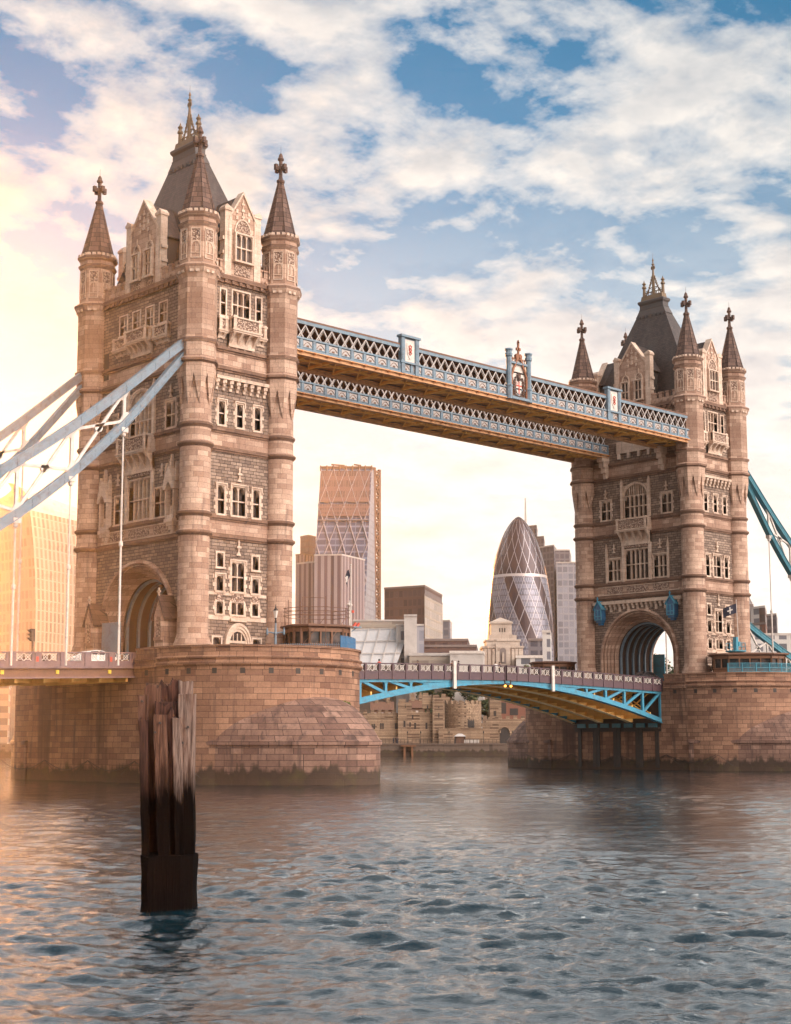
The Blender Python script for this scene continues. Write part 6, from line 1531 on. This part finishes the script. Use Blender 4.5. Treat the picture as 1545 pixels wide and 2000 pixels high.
def build_pile():
    # cluster of old mooring timbers in the river
    o = Q(335, 35.4); root = thing('timber_dolphin', 'leaning cluster of weathered mooring timbers standing in the river, black below the tide line', 'mooring post', tuple(o))
    k = 35.4/FPX; s = k
    def U(px): return (px-335)*k
    def Z(py): return EYE.z+(HY-py)*k
    def beam(x0, x1, zt, b0, b1, dep, th, seed, rag=0.05):
        rg = random.Random(seed); mb = MB(); n = 26; zb = 1.2; rings = []
        nx = 5
        from mathutils import noise as ns
        for i in range(n+1):
            t = i/n; z = zb+(zt-zb)*t; l = b0+(x0-b0)*t; r_ = b1+(x1-b1)*t; ring = []
            for q in range(nx+1): ring.append((l+(r_-l)*q/nx, -th/2))
            for q in range(1, 4): ring.append((r_, -th/2+th*q/4))
            for q in range(nx+1): ring.append((r_+(l-r_)*q/nx, th/2))
            for q in range(1, 4): ring.append((l, th/2-th*q/4))
            R3 = []
            for u, w in ring:
                nz = ns.noise(Vector((u*9+seed*3, w*9+seed, z*1.1)))*0.022+ns.noise(Vector((u*28+seed, w*28, z*2.0)))*0.012
                cx_ = (l+r_)/2; uu = u+(1 if u > cx_ else -1)*nz; ww = w+(1 if w > 0 else -1)*nz
                zz = z
                if i == n: zz = z+ns.noise(Vector((u*30+seed, w*30, seed)))*rag*2-abs(ns.noise(Vector((u*12, w*12, seed+5))))*rag*1.5
                R3.append(rh*uu+fh*(dep+ww)+Vector((0, 0, zz)))
            rings.append(R3)
        mb.loft(rings); return mb
    T = [  # left/right at the top (px), top row, left/right at row 1665, depth, thickness, raggedness
        (271, 289, 1358, 285, 297, -0.16, 0.22, 0.03), (281, 312, 1339, 296, 318, 0.10, 0.30, 0.10), (306, 332, 1334, 316, 338, 0.28, 0.30, 0.14), (326, 348, 1331, 334, 356, 0.24, 0.28, 0.14),
        (347, 373, 1329, 352, 378, 0.16, 0.30, 0.03), (304, 329, 1396, 318, 342, -0.34, 0.26, 0.015), (303, 349, 1371, 314, 356, -0.02, 0.30, 0.12), (340, 356, 1402, 352, 368, -0.30, 0.24, 0.05),
        (350, 381, 1356, 360, 384, -0.10, 0.30, 0.02), (276, 293, 1404, 287, 300, -0.30, 0.16, 0.06), (330, 341, 1390, 341, 352, -0.2, 0.2, 0.1)]
    for i, (a, b, y, c, d, dep, th, rag) in enumerate(T):
        beam(U(a), U(b), Z(y), U(c), U(d), dep, th, i*7+3, rag).obj('timber', (M_timber_m, M_timber_m, M_timber_d, M_timber_d, M_timber, M_timber_m, M_timber_d, M_timber, M_timber, M_timber_d, M_timber_d)[i], root, True)
    mb = MB(); rings = []
    from mathutils import noise as ns
    for z in np.linspace(-1.5, 1.27, 14):
        R3 = []
        for x0_, y0_ in [(U(286), -0.4), (U(300), -0.5), (U(320), -0.49), (U(340), -0.51), (U(362), -0.49), (U(385), -0.4), (U(386), -0.2), (U(385), 0.2), (U(385), 0.5), (U(340), 0.52), (U(285.5), 0.5), (U(285), 0)]:
            q = ns.noise(Vector((x0_*5, y0_*5, z*2)))*0.03; R3.append(rh*(x0_+q)+fh*(y0_+q)+Vector((0, 0, float(z)+(ns.noise(Vector((x0_*9, y0_*9, 3.0)))*0.22 if z > 1.2 else 0))))
        rings.append(R3)
    mb.loft(rings); mb.obj('base_casing', M_timber_d, root)
    mb = MB()
    for px, py, dep in ((318, 1412, -0.48), (309, 1430, -0.48), (360, 1450, -0.28), (370, 1420, -0.28), (280, 1370, -0.29)): mb.lathe(0, 0, [(0.03, 0)], 6) if False else None; p = rh*U(px)+fh*dep+Vector((0, 0, Z(py))); mb.tube([p, p-fh*0.05], 0.03, 6)
    mb.obj('bolt_head', M_dark, root)

# ------------------------------------------------------------------ river
WAVE = 0.36
def build_river():
    ang = [R_(a) for a in np.concatenate([np.linspace(-180, -40, 30)[:-1], np.linspace(-40, -20, 60)[:-1], np.linspace(-20, 20, 620), np.linspace(20, 40, 60)[1:], np.linspace(40, 180, 30)[1:]])][:-1]
    rad = [2.0, 5.0]+list(np.geomspace(9, 60, 620))+list(np.geomspace(60, 260, 560))[1:]+list(np.geomspace(260, 800, 90))[1:]+[1100, 1700, 2800, 5000]
    A, Rr = np.meshgrid(np.array(ang, dtype=np.float32)+np.float32(YAW), np.array(rad, dtype=np.float32))
    X = EYE.x+Rr*np.sin(A); Y = EYE.y+Rr*np.cos(A)
    rg = np.random.RandomState(5); Z = np.zeros_like(X)
    wd = math.pi/2-YAW; NW = 84
    gust = 0.75+0.35*np.sin(0.071*X+0.043*Y+1.0)*np.sin(0.05*X-0.083*Y)+0.25*np.sin(0.19*X-0.11*Y+2.0)
    for i in range(NW):
        lam = 0.27*(6.0/0.27)**((i+rg.rand())/NW); th = wd+rg.normal(0, 0.55); k = 2*math.pi/lam
        amp = WAVE*math.sqrt(2/NW)*lam/(2*math.pi)*(1.0 if lam < 0.8 else (0.8/lam)**0.95)
        ph = rg.rand()*6.28; fade = np.clip(1.7-Rr*0.0115/lam, 0, 1)
        ca, sa = math.cos(th), math.sin(th)
        w = k*(X*ca+Y*sa)+ph+0.8*np.sin(0.21*k*(X*sa-Y*ca)+ph*3)
        s = np.sin(w); Z += amp*fade*(s-0.3*np.cos(2*w))
    Z *= gust*np.clip(1.2-Rr/200, 0.6, 1)*np.clip(1.4-Rr/500, 0.0, 1)
    n, m_ = X.shape; V = np.stack([X, Y, Z], -1).reshape(-1, 3)
    i, j = np.meshgrid(np.arange(n-1), np.arange(m_), indexing='ij'); j2 = (j+1) % m_
    Fc = np.stack([i*m_+j, (i+1)*m_+j, (i+1)*m_+j2, i*m_+j2], -1).reshape(-1, 4)
    me = bpy.data.meshes.new('river'); me.vertices.add(len(V)); me.vertices.foreach_set('co', V.ravel()); me.loops.add(Fc.size); me.loops.foreach_set('vertex_index', Fc.ravel().astype(np.int32))
    me.polygons.add(len(Fc)); me.polygons.foreach_set('loop_start', np.arange(0, Fc.size, 4, dtype=np.int32)); me.polygons.foreach_set('loop_total', np.full(len(Fc), 4, dtype=np.int32))
    me.update(calc_edges=True); me.validate(); me.polygons.foreach_set('use_smooth', [True]*len(me.polygons)); me.materials.append(M_water)
    o = bpy.data.objects.new('river', me); COL.objects.link(o); struct(o)

# ------------------------------------------------------------------ assembly
build_river()
mb = MB(); mb.poly((-9000, -9000, -3), (9000, -9000, -3), (9000, 9000, -3), (-9000, 9000, -3)); struct(mb.obj('river_bed', M_brown))
mb = MB(); o_ = Q(CXP, 373.5); c_ = [o_-rh*5000, o_+rh*5000, o_+rh*5000+fh*6000, o_-rh*5000+fh*6000]; mb.poly(*[(p.x, p.y, GZ) for p in c_]); struct(mb.obj('north_bank_ground', M_paving))

build_tower('stone_bridge_tower', 'near gothic stone bridge tower at left, with suspension chains running off its left side', 0.0, False)
build_tower('stone_bridge_tower', 'far gothic stone bridge tower at right, with blue lantern boxes beside its road arch', D_, True)
build_pier('granite_pier', 'near granite bridge pier at left behind the timber mooring posts', 0.0, False)
build_pier('granite_pier', 'far granite bridge pier at right edge, with dark fender timbers under the bascule', D_, True)
build_walkway('upper_walkway', 'near high-level walkway carrying the coat of arms and cipher panels', True)
build_walkway('upper_walkway', 'far high-level walkway seen behind and below the one with the coat of arms', False)
build_leaf('bascule_leaf', 'left bascule road leaf with pale blue arched truss beside the near pier', 1)
build_leaf('bascule_leaf', 'right bascule road leaf with blue truss and ochre underside beside the far pier', -1)
build_approach('approach_span', 'lavender approach road span with pierced parapet left of the near tower', 0.0, -1)
build_approach('approach_span', 'approach road span behind the far tower at the right edge', D_, 1)
build_chain('suspension_chain', 'pale blue suspension chain entering the near tower at its front corner', 0.0, -1, -9.2, (M_blue, M_white))
build_chain('suspension_chain', 'brown-looking suspension chain entering the back left corner of the near tower', 0.0, -1, 9.2, (M_blue, M_white))
build_chain('suspension_chain', 'teal suspension chain leaving the front of the far tower at the right edge', D_, 1, -9.2, (M_teal, M_white))
build_chain('suspension_chain', 'teal suspension chain descending low behind the far tower', D_, 1, 9.2, (M_teal, M_white))
gatehouse('gabled stone kiosk with a cross right of the near road arch', -7.0, -6.2)
gatehouse('gabled stone kiosk with a cross left of the near road arch', -7.0, 6.2)
mb = MB(); mb.box(-6.35, -6.2, 1.6, 4.9, 11.0, 15.8); hb = mb.obj('hoarding', M_blue)
tag(hb, 'plain grey-blue hoarding closing the left part of the near road arch', 'hoarding')
mb = MB(); mb.box(D_+5.4, D_+5.55, 3.7, 5.8, 11.6, 16.2); hb = mb.obj('hoarding', M_blue2)
tag(hb, 'blue hoarding seen through the far road arch', 'hoarding')
cb = cabin('control_cabin', 'wooden control cabin under scaffolding on the near pier', 6.2, -14.2, 2.9, 2.6, R_(-20), M_wood)
r_ = cb
mb = MB()
for k in range(8):
    a = R_(22+45*k); p = (3.35*math.cos(a), 3.1*math.sin(a)); mb.tube([(*p, 0), (*p, 5.2+0.5*(k % 3))], 0.035, 5)
for z in (4.4, 4.8, 5.15):
    P = [(3.35*math.cos(R_(22+45*k)), 3.1*math.sin(R_(22+45*k)), z) for k in range(9)]
    for a, b in zip(P, P[1:]): a, b = Vector(a), Vector(b); d = (b-a)*0.1; mb.tube([a-d, b+d], 0.03, 5)
for k in (0, 2, 4, 5): 
    a, b = R_(22+45*k), R_(67+45*k); mb.tube([(3.35*math.cos(a), 3.1*math.sin(a), 1.2), (3.35*math.cos(b), 3.1*math.sin(b), 4.2)], 0.03, 5)
mb.tube([(-1, 1, 3.8), (-1, 1, 6.4)], 0.03, 5); mb.tube([(-1, 1, 6.4), (1.4, 0.4, 6.4)], 0.03, 5); mb.tube([(1.0, -1, 3.8), (1.0, -1, 6.6)], 0.05, 5)
sf = mb.obj('scaffolding', M_brown, None, loc=(6.2, -14.2, 11.6)); tag(sf, 'thin scaffold poles and rails round the cabin on the near pier', 'scaffolding')
cabin('control_cabin', 'long low control cabin behind a turquoise railing on the far pier', D_-2.6, -15.6, 4.5, 2.6, R_(-52), M_wood)
cabin('control_cabin', 'small pale control cabin left of the far tower foot', D_-5.6, 15.4, 2.9, 2.3, R_(-40), M_ashlar)
lamp_post('pale blue lamp post with a dark lantern beside the near tower', 0.9, -14.3, 11.6, M_blue)
arc_screen('blue_railing', 'deep blue curved railing on the rim of the near pier', 0, -11.5, 10.2, -72, -20, 12.5, 1.15, M_dblue, M_dblue)
arc_screen('turquoise_railing', 'turquoise curved railing on the rim of the far pier', D_, -11.5, 10.2, -150, -70, 12.5, 1.15, M_turq, M_turq)
mb = MB()
for k in range(30):
    t = k/29; mb.bar((1.2+4.0*t, -14.6-4.6*t, 11.6), (1.2+4.0*t, -14.6-4.6*t, 13.15), 0.06)
for z in (11.9, 13.0): mb.bar((1.2, -14.6, z), (5.2, -19.2, z), 0.05)
pk = mb.obj('picket_fence', M_blue); tag(pk, 'low pale blue picket fence beside the cabin on the near pier', 'fence')
# turquoise signal platform on the far pier
root = thing('signal_platform', 'turquoise signal platform on a fluted column in front of the far tower', 'platform', (D_-4.4, -14.8, 11.6))
mb = MB(); mb.lathe(0, 0, [(0.42, 0), (0.42, 1.3), (0.3, 1.6), (0.22, 1.8), (0.2, 3.2), (0.5, 3.6)], 8); mb.obj('column', M_turq, root)
mb = MB(); mb.lathe(0.2, 0, [(0.5, 3.55), (1.35, 3.75), (1.35, 3.9), (0.02, 3.92)], 12); mb.obj('deck', M_turq, root)
mb = MB()
for k in range(10):
    a = 2*math.pi*k/10; p = (0.2+1.28*math.cos(a), 1.28*math.sin(a)); q = (0.2+1.28*math.cos(a+0.63), 1.28*math.sin(a+0.63)); mb.bar((*p, 3.9), (*p, 4.9), 0.05)
    for z in (4.4, 4.9): mb.bar((*p, z), (*q, z), 0.04)
mb.obj('guard_rail', M_turq, root)
mb = MB(); mb.box(0.0, 0.45, -0.25, 0.25, 3.9, 5.7); mb.box(0.45, 0.8, -0.35, 0.2, 4.5, 5.1); mb.obj('signal_box', M_turq, root)
flagpole('dark blue flag with a white cross on a pole at the far pier', D_-1.2, -13.4, 12.5, 22.3, M_trouser, -0.45, 0.45)
flagpole('dark flag drooping from a thin pole above the near pier cabin', 8.2, -17.0, 11.6, 21.0, M_trouser, 0.0, 1.0)
root = thing('signal_mast', 'white signal mast with small lamps beside the near pier cabin', 'mast', (9.9, -14.9, 11.6))
mb = MB(); mb.tube([(0, 0, 0), (0, 0, 6.2)], 0.08, 6); mb.lathe(0, 0, [(0.1, 5.6), (0.32, 5.7), (0.3, 5.85), (0.05, 6.0)], 10); mb.obj('pole', M_white, root)
mb = MB(); mb.box(-0.3, 1.3, -0.4, 0.4, 3.5, 3.62); mb.bar((0, 0, 2.9), (0.9, 0, 3.5), 0.08); mb.obj('bracket_platform', M_blue, root)
mb = MB(); mb.bar((0.5, 0, 3.6), (0.85, 0, 4.0), 0.2); mb.bar((0.95, 0, 3.6), (1.3, 0, 4.0), 0.2); mb.box(0.3, 0.55, -0.1, 0.1, 5.0, 5.25); mb.obj('signal_lamp', M_red, root)
root = thing('navigation_post', 'white vertical gauge post hanging from the left bascule parapet', 'post', (32.25, -7.85, 9.7)); 
mb = MB(); mb.box(-0.22, 0.22, -0.1, 0.1, 0, 3.1); mb.obj('board', M_white, root); mb = MB(); mb.box(-0.05, 0.05, 0.1, 0.3, 1.0, 1.2); mb.box(-0.05, 0.05, 0.1, 0.3, 2.5, 2.7); mb.obj('bracket', M_dark, root)
r2 = copy_tree(root); r2.location = (49.35, -7.85, 9.75); r2['label'] = 'white vertical gauge post hanging from the right bascule parapet'
# navigation lamps under the joint
root = thing('navigation_lamp', 'small twin amber lamps hanging under the joint of the two bascule leaves', 'lamp', (41.13, -7.9, 10.0))
mb = MB(); mb.box(-0.5, 0.5, -0.05, 0.05, 0.45, 0.55); mb.box(-0.55, -0.45, -0.05, 0.05, 0.3, 0.9); mb.box(0.45, 0.55, -0.05, 0.05, 0.3, 0.9); mb.obj('bracket', M_dark, root)
m_, g_, b_ = newmat('amber_lamp'); b_.inputs['Emission Color'].default_value = (1, 0.35, 0.05, 1); b_.inputs['Emission Strength'].default_value = 4; b_.inputs['Base Color'].default_value = (0.6, 0.2, 0.03, 1)
for s in (-1, 1): mb = MB(); mb.lathe(s*0.5, -0.05, [(0.03, 0.05), (0.14, 0.12), (0.14, 0.25), (0.03, 0.32)], 8); mb.obj('lamp', m_, root)
# traffic light
root = thing('traffic_light', 'black traffic light seen from the side above the approach parapet', 'traffic light', (-20.8, -6.4, 10.7))
mb = MB(); mb.tube([(0, 0, 0), (0, 0, 2.5)], 0.06, 6); mb.obj('post', M_dark, root)
mb = MB(); mb.box(-0.2, 0.15, -0.18, 0.18, 2.1, 3.2); mb.obj('signal_head', M_dark, root)
mb = MB()
for z in (2.3, 2.65, 3.0): mb.prism([(-0.2, -0.15, z-0.1), (-0.2, -0.15, z+0.14), (-0.55, -0.12, z+0.1)], (0, 0.3, 0))
mb.obj('visor', M_dark, root)
car('white car on the approach road with only its roof above the parapet', (-12.2, -3.2, ap_z(12.2)-1.15), 0.0, M_carwhite)
car('dark car coming through the far road arch', (D_-7.6, -2.4, 11.6), math.pi, M_cardark)
PE = [(21.9, -6.4, M_redcoat, 'person in a red coat leaning on the bascule railing at left', 0.2), (33.3, -6.5, M_browncoat, 'person in a brown coat beside the left gauge post', 2.9), (34.4, -6.4, M_coat, 'person in dark clothes just right of the left gauge post', 0.4),
      (40.6, -6.5, M_paleshirt, 'person in a pale shirt near the joint of the bascule leaves', 3.0), (41.4, -6.4, M_coat, 'person in a dark coat standing next to the pale shirt at mid span', 3.3), (29.0, -5.2, M_coat, 'person half hidden behind the railing left of mid span', 1.6)]
for x, y, ct, lab, rz in PE: person(lab, (x, y, rail_z(x)-1.25), rz, ct, None, 1.7)
for i, (px, ct, lab) in enumerate(((769, M_trouser, 'person in dark blue on the quay, left of the pair'), (774, M_coat, 'person in black on the quay, left one of the pair'), (776.5, M_coat, 'person in black on the quay, right one of the pair'))):
    p = Q(px, 376); person(lab, (p.x, p.y, GZ), 1.0+i, ct, None, 1.7)
build_city(); build_castle(); build_pile()
p = Q(1300, 330); tree('green tree seen through the far road arch', (p.x, p.y, GZ), 20, 6, M_leafd, 3, size=0.45)
p = Q(1536, 300); tree('sunlit green tree at the right edge beyond the far pier', (p.x, p.y, GZ), 19.5, 4.2, M_leaf, 4, size=0.4)
p = Q(1575, 305); tree('darker green tree just outside the right edge', (p.x, p.y, GZ), 22, 5, M_leafd, 8, size=0.4)
for i, (px, h) in enumerate(((838, 16.5), (880, 17.5), (925, 16.0), (958, 15.5))):
    p = Q(px, 415); tree(('leftmost', 'second from left', 'third from left', 'rightmost')[i]+' of the dark green trees behind the castle turrets', (p.x, p.y, GZ), h, 4.0, M_leafd, 20+i, 'trees behind the castle', 0.4)
p = Q(1030, 425); tree('small green tree in front of the grey office block', (p.x, p.y, GZ), 24.5, 3.0, M_leaf, 31, size=0.4)
bs = at(674, 1390, 138.4); sh = thing('wall_plant', 'small green plant growing from the joint above the near cutwater', 'plant', tuple(bs))
mb = MB(); rg = random.Random(9)
for k in range(9): a = rg.uniform(0, 6.28); mb.tube([(0, 0, 0), (0.25*math.cos(a), 0.25*math.sin(a), 0.55), (0.5*math.cos(a), 0.5*math.sin(a), 0.7+0.3*rg.random())], 0.015, 4)
mb.obj('stem', M_bark, sh); mb = MB(); leaf_cloud(mb, (0, 0, 0.55), 0.55, 0.55, 0.45, 260, 0.09, rg); mb.obj('foliage', M_leaf, sh)

# ------------------------------------------------------------------ air
mb = MB(); c_ = EYE+fh*480; a_ = fh*1000; b2_ = rh*900
P = [c_+a_*i+b2_*j for i, j in ((-0.6, -1), (-0.6, 1), (1, 1), (1, -1))]
mb.prism([(p.x, p.y, -4.0) for p in P], (0, 0, 204.0))
m = bpy.data.materials.new('hazy_air'); m.use_nodes = True; nt = m.node_tree; nt.nodes.clear(); g = G(nt)
vp = g.n('ShaderNodeVolumePrincipled'); vp.inputs['Color'].default_value = (1.0, 0.82, 0.62, 1); vp.inputs['Density'].default_value = 0.00012; vp.inputs['Anisotropy'].default_value = 0.87
g.n('ShaderNodeOutputMaterial', Volume=vp)
hz = mb.obj('haze', m); tag(hz, 'thin warm evening haze over the river and city', 'haze', None, 'stuff')
